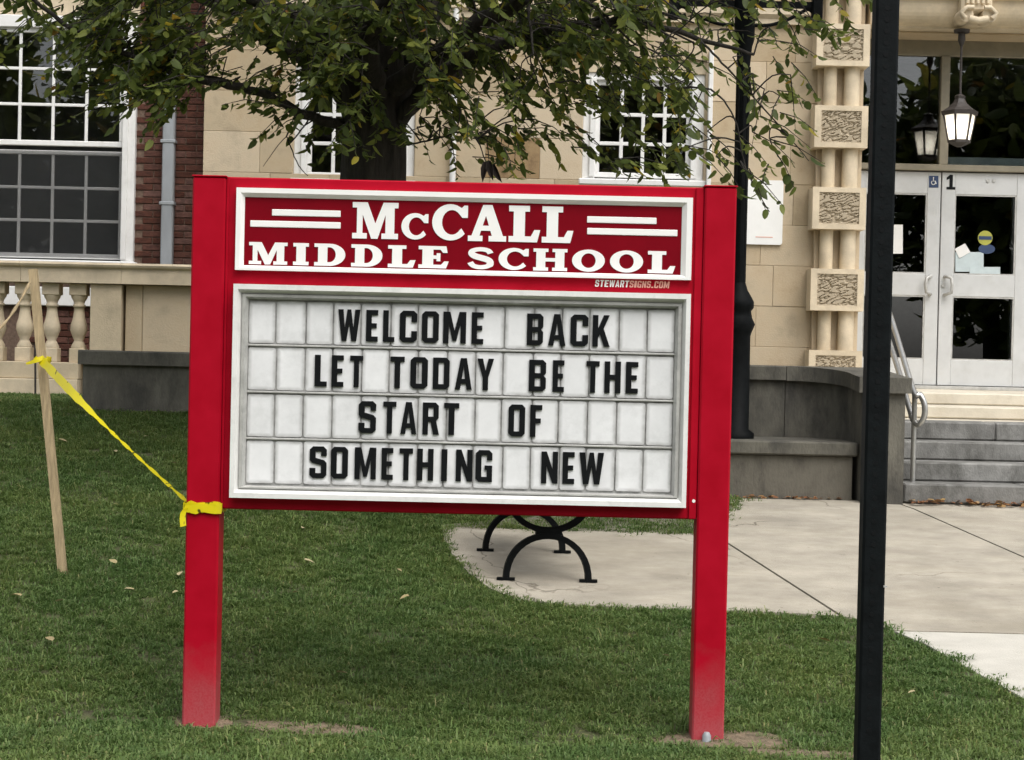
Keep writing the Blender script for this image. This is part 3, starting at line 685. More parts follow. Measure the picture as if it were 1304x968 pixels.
for k in (-2, -1, 0, 1, 2, 3):
    xc = dx1 + (k + .5) * dw
    D, x0, x1, z = door(xc, k, None)
    if k in (-1, 0):
        hx = at(1184 if k == -1 else 1203, 363, YD).x; s = -1 if k == -1 else 1
        za, zb_ = at(1190, 375, YD).z, at(1190, 352, YD).z
        MB().tube([(hx, YD - .002, za), (hx, YD - .05, za), (hx - .0 + s * .05, YD - .075, za + .02), (hx + s * .06, YD - .075, (za + zb_) / 2), (hx + s * .05, YD - .075, zb_ - .02), (hx, YD - .05, zb_), (hx, YD - .002, zb_)], .018, 8).build('pull_handle', M['alu_dark'], D)
    if k == 0:
        hp = at(1201.5, 363, YD); MB().tube([(hp.x, YD + .001, hp.z), (hp.x, YD - .02, hp.z)], .022, 12).build('lock_cylinder', M['alu_dark'], D)
        # stickers, notices and the black entrance number
        q = at(1211, 232, YD); o = MB().extr([[(q.x - .045, q.z - .075), (q.x + .045, q.z - .075), (q.x + .045, q.z - .05), (q.x + .018, q.z - .05), (q.x + .018, q.z + .075), (q.x - .012, q.z + .075), (q.x - .045, q.z + .045), (q.x - .045, q.z + .02), (q.x - .016, q.z + .035), (q.x - .016, q.z - .05), (q.x - .045, q.z - .05)]], YD - .004, YD + .001)
        o.build('door_number', M['ink'], D)
        for (xa, ya) in ((1258, 230), (1266, 230)):
            q = at(xa, ya, YD)
            MB().tube([(q.x, YD + .001, q.z), (q.x, YD - .008, q.z)], .02, 12).build('bolt', M['alu_dark'], D)
        q = at(1255, 303, YD); ring = [[(q.x + .075 * math.cos(a), q.z + .075 * math.sin(a)) for a in [2 * math.pi * i / 28 for i in range(28)]]]
        MB().extr(ring, YD + .012, YD + .019).build('round_sticker', M['yellow'], D)
        MB().extr([[(q.x - .066, q.z - .018), (q.x + .066, q.z - .018), (q.x + .066, q.z + .018), (q.x - .066, q.z + .018)]], YD + .009, YD + .0115).build('sticker_band', M['blue'], D)
        q2 = at(1257, 317, YD); MB().extr([[(q2.x + .085 * math.cos(a), q2.z + .05 * math.sin(a)) for a in [2 * math.pi * i / 24 for i in range(24)]]], YD + .0125, YD + .0192).build('round_sticker', M['blue'], D)
        def quad(pts, name, mt, off): MB().extr([[(at(a, b, YD).x, at(a, b, YD).z) for a, b in pts]], YD + off, YD + off + .003).build(name, M[mt], D)
        quad(((1217, 346), (1253, 346), (1253, 321), (1217, 321)), 'paper_notice', 'paper_blue', .013)
        quad(((1235, 349), (1274, 349), (1274, 340), (1235, 340)), 'paper_notice', 'paper_blue', .0095)
        quad(((1222, 329), (1236, 321), (1229, 310), (1216, 317)), 'paper_notice', 'paper', .006)
    if k == -1:
        def quad(pts, name, mt, off): return MB().extr([[(at(a, b, YD).x, at(a, b, YD).z) for a, b in pts]], YD + off, YD + off + .003).build(name, M[mt], D)
        quad(((1136, 323), (1150, 323), (1150, 286), (1136, 286)), 'paper_notice', 'paper', .012)
        quad(((1183, 239), (1195, 239), (1195, 224), (1183, 224)), 'access_plate', 'blue', -.003)
        q = at(1189, 231, YD)                                       # white wheelchair figure on the blue plate
        ic = MB(); ic.tube([(q.x - .004 + .02 * math.cos(a), YD - .005, q.z - .014 + .02 * math.sin(a)) for a in [2.2 + 4.6 * i / 12 for i in range(13)]], .0045, 6)
        ic.tube([(q.x - .004, YD - .005, q.z + .03), (q.x - .004, YD - .005, q.z + .002), (q.x + .016, YD - .005, q.z + .002), (q.x + .024, YD - .005, q.z - .028)], .005, 6)
        ic.tube([(q.x - .008, YD - .006, q.z + .036), (q.x, YD - .006, q.z + .036)], .007, 8)
        ic.build('wheelchair_symbol', M['paper'], D)
MB().box(ex0 - .3, ex1, YD - .06, YD + .2, zd0 - .03, zd0 + .005, .004).build('threshold', M['alu_dark'], bld)
hall = MB(); X0, X1, Y0, Y1, Z0, Z1 = ex0 - .6, ex1, YD + .22, YD + 4, zd0, zsof
hall.add([(X0, Y0, Z0), (X1, Y0, Z0), (X1, Y1, Z0), (X0, Y1, Z0), (X0, Y0, Z1), (X1, Y0, Z1), (X1, Y1, Z1), (X0, Y1, Z1)], [(0, 1, 2, 3), (4, 7, 6, 5), (3, 2, 6, 7), (0, 3, 7, 4), (1, 5, 6, 2)])
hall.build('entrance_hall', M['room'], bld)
for k in range(-2, 7):
    xk = ex0 + .35 + k * .95
    MB().box(xk - .05, xk + .05, YD + 2.0, YD + 2.08, zd0 + .01, zdh, .005).build('vestibule_post', M['alu_dark'], bld)
MB().box(ex0 - .5, ex1 - .1, YD + 2.0, YD + 2.08, zdh + .003, zdh + .12, .005).build('vestibule_rail', M['alu_dark'], bld)
MB().box(ex0 - .5, ex1 - .1, YD + 2.005, YD + 2.07, zd0 + .011, zd0 + .28).build('vestibule_rail', M['alu_dark'], bld)
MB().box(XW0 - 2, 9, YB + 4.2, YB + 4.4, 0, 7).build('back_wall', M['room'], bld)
MB().box(XW0 - 2, 9, YB - .1, YB + 4.4, 7.0, 7.3).build('roof', M['stone_pale'], bld)

# downspout on the brick
dxa, dxb = at(206, 240, YB - .1).x, at(221, 240, YB - .1).x
ds = empty('downspout', ((dxa + dxb) / 2, YB - .1, zrail), 'grey square metal downspout on the brick strip', 'downspout')
MB().box(dxa, dxb, YB - .12, YB - .02, zrail - .04, 6.2, .012).build('pipe', M['zinc'], ds)
for py in (180, 259): 
    z = at(212, py, YB - .1).z
    MB().box(dxa - .02, dxb + .012, YB - .128, YB - .012, z - .018, z + .018, .006).build('bracket', M['zinc'], ds)

# ------------------------------------------------------------ balustrade with stone rail
YR = 16.7
bal = empty('stone_balustrade', (at(60, 500, YR).x, YR, 1.1), 'limestone balustrade with urn shaped balusters below the large window', 'balustrade')
zr1, zr0 = at(60, 334, YR).z, at(60, 360, YR).z
rail_x = [-6.0, at(31, 345, YR).x, at(158, 345, YR).x, at(300, 345, YR).x]
for a, b in zip(rail_x[:-1], rail_x[1:]):
    MB().profile_x([(YR - .12, zr0), (YR + .2, zr0), (YR + .2, zr1), (YR - .15, zr1), (YR - .16, zr1 - .02), (YR - .15, zr1 - .04), (YR - .12, zr1 - .055)], a + .002, b - .002).build('rail_stone', M['stone_pale'], bal)
for i, (a, b, yo) in enumerate(((117, 157, -.08), (160, 182, -.02), (182, 300, -.02))):
    xa, xb = at(a, 400, YR).x, at(b, 400, YR).x
    MB().box(xa + .002, xb - .002, YR + yo, YR + .2, .9, zr0 - .004, .006).build('pier_stone', M['stone_pale' if i == 0 else 'stone'], bal)
zb_top = zr0 - .004; z_pl = at(60, 461, YR).z; z_p2 = at(60, 482, YR).z; z_p3 = at(60, 503, YR).z
def baluster_mesh():
    H = zb_top - z_pl; mb = MB()
    mb.box(-.072, .072, -.072, .072, 0, .18 * H, .006)
    mb.lathe(0, 0, [(.18 * H, .068), (.20 * H, .072), (.255 * H, .05), (.28 * H, .042), (.34 * H, .062), (.41 * H, .080), (.48 * H, .076), (.55 * H, .060), (.64 * H, .049), (.70 * H, .046), (.705 * H, .058), (.735 * H, .058), (.74 * H, .046), (.78 * H, .055), (.82 * H, .074), (.85 * H, .078)], 18)
    mb.box(-.08, .08, -.08, .08, .85 * H, H, .006); return mb.mesh('baluster', M['stone_pale'])
bm_ = baluster_mesh()
for k in range(-5, 3): inst('baluster', bm_, (at(64.5 + 34.5 * k, 461, YR).x, YR + .02, z_pl), bal)
xe = at(104, 480, YR).x
for k, (z0, z1, y0) in enumerate(((z_p2, z_pl, -.14), (z_p3, z_p2 - .003, -.18))):
    for i in range(3):
        a, b = xe - 1.1 * (i + 1), xe - 1.1 * i
        MB().box(a + .002, b - .002, YR + y0, YR + .2, z0, z1, .006).build('plinth_stone', M['stone_pale'], bal)
MB().box(-6, xe - .02, YR - .26, YR + .2, .8, z_p3 - .004, .015).build('footing', M['pale_concrete'], bal)
# white stone band on the brick behind the balusters
for k in range(-5, 3):
    p0 = at(81.5 + 34.5 * k, 378, YB - .05)
    MB().box(p0.x - .10, p0.x + .10, YB - .07, YB - .014, at(80, 390, YB).z, at(80, 366, YB).z, .008).build('band_stone', M['white'], bld)

# ------------------------------------------------------------ dark retaining wall, ledge, pier
YM = 14.3
wxa = at(105, 470, YM).x; wxb = 2.62
rw = empty('retaining_wall', (0, YM, h(0, YM)), 'weathered dark grey concrete retaining wall with coping and low ledge', 'wall')
zt = at(170, 447, YM).z; cop = .115
def wallx(x): return zt
seg_x = [wxa, -1.9, -.2, 1.35, 2.2]
for a, b in zip(seg_x[:-1], seg_x[1:]):
    MB().box(a + .002, b - .002, YM, YM + .35, .2, zt - .075, .006).build('wall_panel', M['dark_concrete'], rw)
    n = 8; mb = MB(); vs = []; 
    for i in range(n + 1):
        x = a + .003 - (.03 if a == wxa and i == 0 else 0) + (b - a - .006) * i / n; z = wallx(x)
        vs += [(x, YM - .05, z - cop), (x, YM - .05, z - .012), (x, YM - .038, z), (x, YM + .4, z), (x, YM + .4, z - cop)]
    fs = [[i * 5 + k, i * 5 + (k + 1) % 5, (i + 1) * 5 + (k + 1) % 5, (i + 1) * 5 + k] for i in range(n) for k in range(5)]
    mb.add(vs, fs + [[0, 1, 2, 3, 4], [n * 5 + k for k in range(5)]]).build('coping', M['dark_concrete'], rw)
# the wall's end curves forward to the steps
pz = at(1125, 481, 13.4).z
px_a, px_b = at(1099, 560, 13.4).x, at(1151, 560, 13.4).x
def curved(off, zlo, zhi_f, name, mt):
    pth = [(2.202, YM - off)] + [(px_a - off - (px_a - 2.27) * (1 - math.sin(a)), 13.72 + (YM - off - 13.72) * math.cos(a)) for a in [math.pi / 2 * i / 12 for i in range(13)]] + [(px_a - off, 13.38 - off)]
    pth += [(px_b + off * .7, 13.38 - off), (px_b + off * .7, YM + .35), (2.202, YM + .35)]; n = len(pth)
    vs = [(x, y, zlo(y)) for x, y in pth] + [(x, y, zhi_f(y)) for x, y in pth]
    MB().add(vs, [[i, (i + 1) % n, (i + 1) % n + n, i + n] for i in range(n)] + [list(range(n))[::-1], [i + n for i in range(n)]]).build(name, M[mt], rw)
ztop_f = lambda y: pz + (zt - pz) * min(1, max(0, (y - 13.38) / (YM - 13.38)))
curved(0, lambda y: .2, lambda y: ztop_f(y) - .08, 'curved_wall', 'dark_concrete')
curved(.05, lambda y: ztop_f(y) - cop, ztop_f, 'curved_coping', 'dark_concrete')
MB().box(px_b - .3, px_b, 14.66, 17.1, .3, pz - .11, .01).build('cheek_wall', M['pier_concrete'], rw)
# low ledge
lx1 = at(1093, 570, 13.5).x; zl1, zl0 = at(1000, 562, 13.5).z, at(1000, 580, 13.5).z
for a, b in ((-.1, 1.42), (1.42, lx1)):
    MB().box(a + .002, b - .002, 13.5, YM - .003, zl0 + .002, zl1, .012).build('ledge_cap', M['dark_concrete'], rw)
    MB().box(a + .002, min(b, lx1 - .03), 13.55, YM - .003, .2, zl0, .006).build('ledge_wall', M['pier_concrete'], rw)

# ------------------------------------------------------------ steps
sx0 = px_b + .012; YS = 13.42
zg = h(3.5, 13.4) + .012
ztop_s = at(1240, 538, 14.4).z; rise = (ztop_s - zg) / 4; tread = .32
stp = empty('entrance_steps', (4.5, YS, zg), 'grey granite steps with cream top steps leading to the school doors', 'steps')
rnd = random.Random(11)
for k in range(4):
    y0 = YS + tread * k; x = sx0; z1 = zg + rise * (k + 1)
    joints = [sx0, {0: 3.9, 1: 4.08, 2: 4.6, 3: 3.92}[k], 5.6, 7.2, 8.6]
    for a, b in zip(joints[:-1], joints[1:]):
        MB().box(a + .003, b - .003, y0 + rnd.uniform(-.004, .004), y0 + tread + .1, z1 - rise + .003, z1, .012).build('step_stone', M['granite'], stp)
zz = ztop_s; r2 = (zd0 - .03 - ztop_s) / 2
for k in range(2):
    y0 = YS + tread * 4 + .55 + k * .55
    for a, b in ((sx0, 4.6), (4.6, 8.6)):
        MB().box(a + .002, b - .002, y0, YD + .3 if k else y0 + .65, zz + r2 * k + .003, zz + r2 * (k + 1), .012).build('cream_step', M['stone_cream'], stp)
MB().box(sx0, 8.6, YS + tread * 3 + .1, YD + .3, .3, zz - .002).build('landing', M['stone_cream'], stp)

# handrail
hr = empty('handrail', (*at(1158, 648, 13.55).xy, zg), 'bent steel pipe handrail with rounded end at the steps', 'handrail')
P = lambda x, y, Y: at(x, y, Y)
top = [P(1108, 330, 15.2), P(1137, 412, 14.35), P(1163, 497, 13.62), P(1171, 502, 13.56), P(1177, 514, 13.54), P(1177, 530, 13.54), P(1170, 541, 13.56), P(1163, 535, 13.62), P(1158, 520, 13.7), P(1137, 449, 14.35), P(1108, 368, 15.2)]
MB().tube(catmull(top, 5), .023, 10).build('rail', M['steel'], hr)
pt = P(1165, 500, 13.6); MB().tube([(pt.x, 13.6, zg - .02), (pt.x, 13.6, pt.z)], .02, 10).build('post', M['steel'], hr)
pt2 = P(1108, 345, 15.2); MB().tube([(pt2.x, 15.19, 1.2), (pt2.x, 15.19, pt2.z)], .02, 10).build('post', M['steel'], hr)

# lantern in the porch
lt = at(1222, 150, 17.55); YN = 17.55
lan = empty('porch_lantern', (lt.x, YN, at(1222, 188, YN).z), 'six sided iron porch lantern hanging on a rod before the transom', 'lantern')
z0, z1, z2, z3, z4 = (at(1222, q, YN).z for q in (186, 182, 146, 134, 120))
r0_, r1_ = .105, .155
MB().lathe(lt.x, YN, [(z1 + .05, .02), (z1 + .08, .05), (z1 + .14, .062), (z1 + .2, .045), (z1 + .24, .02)], 12).build('bulb', M['bulb'], lan)
MB().tube([(lt.x, YN, z4 - .02), (lt.x, YN, zsof)], .012, 8).build('rod', M['lamp_iron'], lan)
MB().lathe(lt.x, YN, [(zsof - .03, .075), (zsof - .001, .08)], 16).build('ceiling_rose', M['lamp_iron'], lan)
MB().tube([(lt.x, YN, zsof - .03), (lt.x, YN, zsof - .1), (lt.x, YN, zsof - .16)], [.03, .038, .014], 10).build('hook', M['lamp_iron'], lan)
MB().lathe(lt.x, YN, [(z2 - .01, .175), (z2 + .03, .185), (z2 + .035, .17), ((z2 + z3) / 2 + .02, .12), (z3 + .02, .07), (z3 + .06, .05), (z4 - .02, .055), (z4, .02)], 6, False).build('roof', M['lamp_iron'], lan)
MB().lathe(lt.x, YN, [(z1 - .04, .03), (z1, r0_ + .01), (z1 + .025, r0_ + .01)], 6, False).build('base', M['lamp_iron'], lan)
for k in range(6):
    a, b = 2 * math.pi * k / 6, 2 * math.pi * (k + 1) / 6
    pA = Vector((lt.x + r0_ * math.cos(a), YN + r0_ * math.sin(a), z1 + .02)); pB = Vector((lt.x + r1_ * math.cos(a), YN + r1_ * math.sin(a), z2))
    qA = Vector((lt.x + r0_ * math.cos(b), YN + r0_ * math.sin(b), z1 + .02)); qB = Vector((lt.x + r1_ * math.cos(b), YN + r1_ * math.sin(b), z2))
    MB().bar(pA, pB, .018).build('frame_bar', M['lamp_iron'], lan)
    n_ = (pB - pA).cross(qA - pA).normalized() * .003
    pts = [pA * .94 + qA * .06, qA * .94 + pA * .06, qB * .94 + pB * .06, pB * .94 + qB * .06]
    MB().add([p - n_ for p in pts] + [p + n_ for p in pts], [(0, 1, 2, 3), (7, 6, 5, 4), (0, 4, 5, 1), (1, 5, 6, 2), (2, 6, 7, 3), (3, 7, 4, 0)]).build('glass_panel', M['lamp_glass'], lan)

# white notice plate on the limestone
nb_ = [at(953, 229, YL - .03), at(998, 230, YL - .03), at(997, 312, YL - .03), at(951, 311, YL - .03)]
def rrect(x0, x1, z0, z1, r, n=5):
    out = []
    for cx, cz, a0 in ((x1 - r, z1 - r, 0), (x0 + r, z1 - r, 90), (x0 + r, z0 + r, 180), (x1 - r, z0 + r, 270)):
        out += [(cx + r * math.cos(rad(a0 + 90 * i / n)), cz + r * math.sin(rad(a0 + 90 * i / n))) for i in range(n + 1)]
    return out
npz = empty('notice_plate', (nb_[0].x + .17, YL - .03, nb_[3].z), 'white rounded notice plate on the limestone beside the lamp post', 'sign')
MB().extr([rrect(at(949, 270, YL).x, nb_[1].x, nb_[3].z, nb_[1].z, .025)], YL - .03, YL - .004).build('plate', M['sign_white'], npz)
q = at(975, 301, YL - .03); MB().box(q.x - .1, q.x + .07, YL - .032, YL - .029, q.z - .012, q.z - .004).build('print_line', M['pinkish'], npz)

# ------------------------------------------------------------ lettering
def ell(cx, cy, rx, ry, a0, a1, n=14): return [(cx + rx * math.cos(rad(a0 + (a1 - a0) * i / n)), cy + ry * math.sin(rad(a0 + (a1 - a0) * i / n))) for i in range(n + 1)]
t1 = [(1.8, 1.6), (3.5, 1.6), (3.5, 8.4), (1.8, 8.4)]
BLOCK = {
 'I': [[(0, 0), (1.8, 0), (1.8, 10), (0, 10)]],
 'L': [[(0, 0), (3.8, 0), (3.8, 1.6), (1.8, 1.6), (1.8, 10), (0, 10)]],
 'E': [[(0, 0), (3.9, 0), (3.9, 1.6), (1.8, 1.6), (1.8, 4.3), (3.5, 4.3), (3.5, 5.8), (1.8, 5.8), (1.8, 8.4), (3.9, 8.4), (3.9, 10), (0, 10)]],
 'F': [[(0, 0), (1.8, 0), (1.8, 4.3), (3.5, 4.3), (3.5, 5.8), (1.8, 5.8), (1.8, 8.4), (3.9, 8.4), (3.9, 10), (0, 10)]],
 'T': [[(1.4, 0), (3.2, 0), (3.2, 8.4), (4.6, 8.4), (4.6, 10), (0, 10), (0, 8.4), (1.4, 8.4)]],
 'H': [[(0, 0), (1.8, 0), (1.8, 4.2), (3.5, 4.2), (3.5, 0), (5.3, 0), (5.3, 10), (3.5, 10), (3.5, 5.8), (1.8, 5.8), (1.8, 10), (0, 10)]],
 'N': [[(0, 0), (1.7, 0), (1.7, 5.4), (3.6, 0), (5.3, 0), (5.3, 10), (3.6, 10), (3.6, 4.6), (1.7, 10), (0, 10)]],
 'M': [[(0, 0), (1.7, 0), (1.7, 6.2), (2.9, .8), (4.1, .8), (5.3, 6.2), (5.3, 0), (7, 0), (7, 10), (4.9, 10), (3.5, 4), (2.1, 10), (0, 10)]],
 'W': [[(0, 10), (1.2, 0), (2.8, 0), (3.6, 5.5), (4.4, 0), (6, 0), (7.2, 10), (5.5, 10), (5.0, 4.2), (4.2, 10), (3, 10), (2.2, 4.2), (1.7, 10)]],
 'A': [[(0, 0), (1.7, 0), (2.0, 1.9), (3.6, 1.9), (3.9, 0), (5.6, 0), (3.8, 10), (1.8, 10)], [(2.3, 3.4), (3.3, 3.4), (2.8, 7.4)]],
 'Y': [[(1.8, 0), (3.6, 0), (3.6, 4), (5.4, 10), (3.6, 10), (2.7, 6.2), (1.8, 10), (0, 10), (1.8, 4)]],
 'K': [[(0, 0), (1.8, 0), (1.8, 2.8), (2.4, 3.9), (3.8, 0), (5.7, 0), (3.6, 5.7), (5.5, 10), (3.6, 10), (1.8, 5.8), (1.8, 10), (0, 10)]],
 'C': [[(1, 0), (4.2, 0), (5.2, 1), (5.2, 3.6), (3.5, 3.6), (3.5, 1.6), (1.8, 1.6), (1.8, 8.4), (3.5, 8.4), (3.5, 6.4), (5.2, 6.4), (5.2, 9), (4.2, 10), (1, 10), (0, 9), (0, 1)]],
 'G': [[(1, 0), (5.2, 0), (5.2, 5.2), (2.8, 5.2), (2.8, 3.8), (3.5, 3.8), (3.5, 1.6), (1.8, 1.6), (1.8, 8.4), (3.5, 8.4), (3.5, 6.8), (5.2, 6.8), (5.2, 9), (4.2, 10), (1, 10), (0, 9), (0, 1)]],
 'O': [[(1, 0), (4.3, 0), (5.3, 1), (5.3, 9), (4.3, 10), (1, 10), (0, 9), (0, 1)], t1],
 'D': [[(0, 0), (4.2, 0), (5.3, 1), (5.3, 9), (4.2, 10), (0, 10)], t1],
 'B': [[(0, 0), (4.2, 0), (5.2, 1), (5.2, 4.2), (4.5, 5), (5.2, 5.8), (5.2, 9), (4.2, 10), (0, 10)], [(1.8, 1.6), (3.5, 1.6), (3.5, 4.2), (1.8, 4.2)], [(1.8, 5.8), (3.5, 5.8), (3.5, 8.4), (1.8, 8.4)]],
 'R': [[(0, 0), (1.8, 0), (1.8, 4), (2.6, 4), (3.5, 0), (5.4, 0), (4.4, 4.3), (5.2, 5.2), (5.2, 9), (4.2, 10), (0, 10)], [(1.8, 5.6), (3.5, 5.6), (3.5, 8.4), (1.8, 8.4)]],
 'S': [[(0, 3.2), (0, 1), (1, 0), (4.2, 0), (5.2, 1), (5.2, 4.8), (4.4, 5.7), (1.8, 6.4), (1.8, 8.4), (3.5, 8.4), (3.5, 7), (5.2, 7), (5.2, 9), (4.2, 10), (1, 10), (0, 9), (0, 5.6), (.8, 4.8), (3.5, 4.1), (3.5, 1.6), (1.8, 1.6), (1.8, 3.2)]],
 '.': [[(0, 0), (1.8, 0), (1.8, 1.8), (0, 1.8)]]}
def s_shape():
    c = catmull([(7.5, 7.2, 0), (6.6, 8.5, 0), (4.4, 9.0, 0), (2.2, 8.4, 0), (1.7, 7.2, 0), (2.6, 6.0, 0), (4.6, 5.2, 0), (6.8, 4.2, 0), (7.5, 2.8, 0), (6.6, 1.5, 0), (4.4, 1.0, 0), (2.3, 1.6, 0), (1.3, 3.1, 0)], 4)
    l, r = [], []
    for i, p in enumerate(c):
        d = (c[min(i + 1, len(c) - 1)] - c[max(i - 1, 0)]).normalized(); wv = 1.0 + .28 * abs(d.x) * (1 if .3 < i / len(c) < .7 else -.3)
        q = Vector((-d.y, d.x, 0)) * wv; l.append((p + q)[:2]); r.append((p - q)[:2])
    return [l + r[::-1]]
SLAB = {
 'I': [[(0, 0), (5.5, 0), (5.5, 1.6), (4.4, 1.6), (4.4, 8.4), (5.5, 8.4), (5.5, 10), (0, 10), (0, 8.4), (1.1, 8.4), (1.1, 1.6), (0, 1.6)]],
 'L': [[(0, 0), (8.5, 0), (9.4, 3.4), (7.6, 3.4), (6.6, 1.6), (4.8, 1.6), (4.8, 8.4), (6.2, 8.4), (6.2, 10), (0, 10), (0, 8.4), (1.4, 8.4), (1.4, 1.6), (0, 1.6)]],
 'M': [[(0, 0), (4.6, 0), (4.6, 1.5), (3.2, 1.5), (3.2, 6.6), (6, 0), (8, 0), (10.4, 6.6), (10.4, 1.5), (9.2, 1.5), (9.2, 0), (14.4, 0), (14.4, 1.5), (13.2, 1.5), (13.2, 8.5), (14.4, 8.5), (14.4, 10), (9.7, 10), (7.2, 4.2), (4.7, 10), (0, 10), (0, 8.5), (1.4, 8.5), (1.4, 1.5), (0, 1.5)]],
 'A': [[(0, 0), (4.6, 0), (4.6, 1.5), (3.6, 1.5), (4.1, 2.9), (7.0, 2.9), (7.5, 1.5), (6.5, 1.5), (6.5, 0), (12, 0), (12, 1.5), (11, 1.5), (7.5, 10), (4.6, 10), (1.1, 1.5), (0, 1.5)], [(4.6, 4.3), (6.5, 4.3), (5.55, 7.0)]],
 'C': [[(8.2, 6.3), (9.7, 6.3), (9.7, 9.7), (8.7, 9.7), (8.0, 9.0)] + ell(5, 5, 5, 5, 70, 322, 24) + [(8.0, 3.4)] + ell(5.4, 5, 2.7, 3.4, 325, 40, 18)],
 'O': [ell(5, 5, 5, 5, 0, 350, 30), ell(5, 5, 2.2, 3.3, 0, 345, 22)],
 'D': [[(0, 0)] + ell(5, 5, 5, 5, -90, 90, 16) + [(0, 10), (0, 8.4), (1.2, 8.4), (1.2, 1.6), (0, 1.6)], [(4.2, 1.6)] + ell(4.8, 5, 2.1, 3.4, -90, 90, 12) + [(4.2, 8.4)]],
 'E': [[(0, 0), (8.6, 0), (9.4, 3.2), (8, 3.2), (7, 1.6), (4.6, 1.6), (4.6, 4.2), (5.6, 4.2), (5.6, 3.2), (6.8, 3.2), (6.8, 6.8), (5.6, 6.8), (5.6, 5.8), (4.6, 5.8), (4.6, 8.4), (6.8, 8.4), (7.6, 7.0), (9, 7.0), (8.6, 10), (0, 10), (0, 8.4), (1.2, 8.4), (1.2, 1.6), (0, 1.6)]],
 'H': [[(0, 0), (5.2, 0), (5.2, 1.5), (4.2, 1.5), (4.2, 4.2), (7.6, 4.2), (7.6, 1.5), (6.6, 1.5), (6.6, 0), (11.8, 0), (11.8, 1.5), (10.8, 1.5), (10.8, 8.5), (11.8, 8.5), (11.8, 10), (6.6, 10), (6.6, 8.5), (7.6, 8.5), (7.6, 5.8), (4.2, 5.8), (4.2, 8.5), (5.2, 8.5), (5.2, 10), (0, 10), (0, 8.5), (1, 8.5), (1, 1.5), (0, 1.5)]],
 'S': s_shape()}
SLAB['c'] = SLAB['C']
def glyph(font, ch, x0, x1, z0, z1, y0, y1, shear=0):
    r = font[ch]; xs_ = [p[0] for p in r[0]]; zs_ = [p[1] for p in r[0]]; a, b, c, d = min(xs_), max(xs_), min(zs_), max(zs_)
    if ch == '.': d = 10
    f_ = lambda p: (x0 + (p[0] - a) / (b - a) * (x1 - x0) + shear * (p[1] - c) / 10 * (z1 - z0), z0 + (p[1] - c) / (d - c) * (z1 - z0))
    return MB().extr([[f_(p) for p in k] for k in r], y0, y1)

# ------------------------------------------------------------ the school sign
Y0 = 8.0
SGN = lambda x, y: at(x, y, Y0)
sg = empty('school_sign', (SGN(585, 900).x, Y0, .0), 'red post mounted school sign with white letter board saying welcome back', 'sign')
lp, rp_ = (SGN(248, 226), SGN(290, 227)), (SGN(896, 238), SGN(937, 239))
def post(x0, x1, zt_, yf, yb):
    o = MB(); o.box(x0, x1, yf, yb, h((x0 + x1) / 2, Y0) - .3, zt_, .008); return o
PX = ((SGN(248, 226).x + SGN(235, 918).x) / 2 , (SGN(290, 226).x + SGN(277, 918).x) / 2), ((SGN(897, 240).x + SGN(878, 948).x) / 2, (SGN(937, 240).x + SGN(919, 948).x) / 2)
ZT = SGN(268, 227).z, SGN(917, 240).z
for (a, b), z in zip(PX, ZT):
    post(a, b, z, Y0 - .06, Y0 + .085).build('post', M['red'], sg)
    MB().box(a - .004, b + .004, Y0 - .064, Y0 + .089, z, z + .008, .003).build('post_cap', M['red'], sg)
ca, cb = PX[0][1] + .002, PX[1][0] - .002
zt_l, zb_l = SGN(592, 233).z, SGN(586, 654).z
MB().box(ca, cb, Y0 - .035, Y0 + .08, zb_l, zt_l, .006).build('cabinet', M['red'], sg)
# shallow seam strips beside the posts and along the bottom
for x in (PX[0][1] + .001,): MB().box(x, x + .012, Y0 - .045, Y0 - .034, zb_l + .002, zt_l - .002, .002).build('edge_strip', M['red'], sg)
MB().box(cb - .035, cb, Y0 - .047, Y0 - .034, zb_l + .002, zt_l - .002, .003).build('edge_strip', M['red'], sg)
# header
hx0, hx1 = (SGN(303, 241).x + SGN(303, 345).x) / 2, (SGN(881, 254).x + SGN(878, 355).x) / 2
hz0, hz1 = SGN(590, 351).z, SGN(592, 247).z
hp = MB().box(hx0 + .005, hx1 - .005, Y0 - .043, Y0 - .034, hz0 + .005, hz1 - .005).build('header_panel', M['header_red'], sg)
def bevel_frame(x0, x1, z0, z1, tl, tr, tb, tt, yf, yb, mt, par, names='frame'):
    """mitred frame of four bars, each with a sloping inner lip"""
    O = [(x0, z0), (x1, z0), (x1, z1), (x0, z1)]; I = [(x0 + tl, z0 + tb), (x1 - tr, z0 + tb), (x1 - tr, z1 - tt), (x0 + tl, z1 - tt)]
    Md = [((o[0] * .45 + i[0] * .55), (o[1] * .45 + i[1] * .55)) for o, i in zip(O, I)]
    for k in range(4):
        j = (k + 1) % 4
        vs = [(*O[k][:1], yb, O[k][1]), (O[j][0], yb, O[j][1]), (O[j][0], yf, O[j][1]), (O[k][0], yf, O[k][1]),
              (Md[j][0], yf, Md[j][1]), (Md[k][0], yf, Md[k][1]), (I[j][0], (yf + yb) / 2 + .004, I[j][1]), (I[k][0], (yf + yb) / 2 + .004, I[k][1]), (I[j][0], yb, I[j][1]), (I[k][0], yb, I[k][1])]
        MB().add(vs, [(0, 1, 2, 3), (3, 2, 4, 5), (5, 4, 6, 7), (7, 6, 8, 9), (9, 8, 1, 0), (1, 8, 6, 4, 2), (0, 3, 5, 7, 9)]).build(names, mt, par)
bevel_frame(hx0, hx1, hz0, hz1, .036, .046, .022, .04, Y0 - .066, Y0 - .036, M['sign_white'], hp)
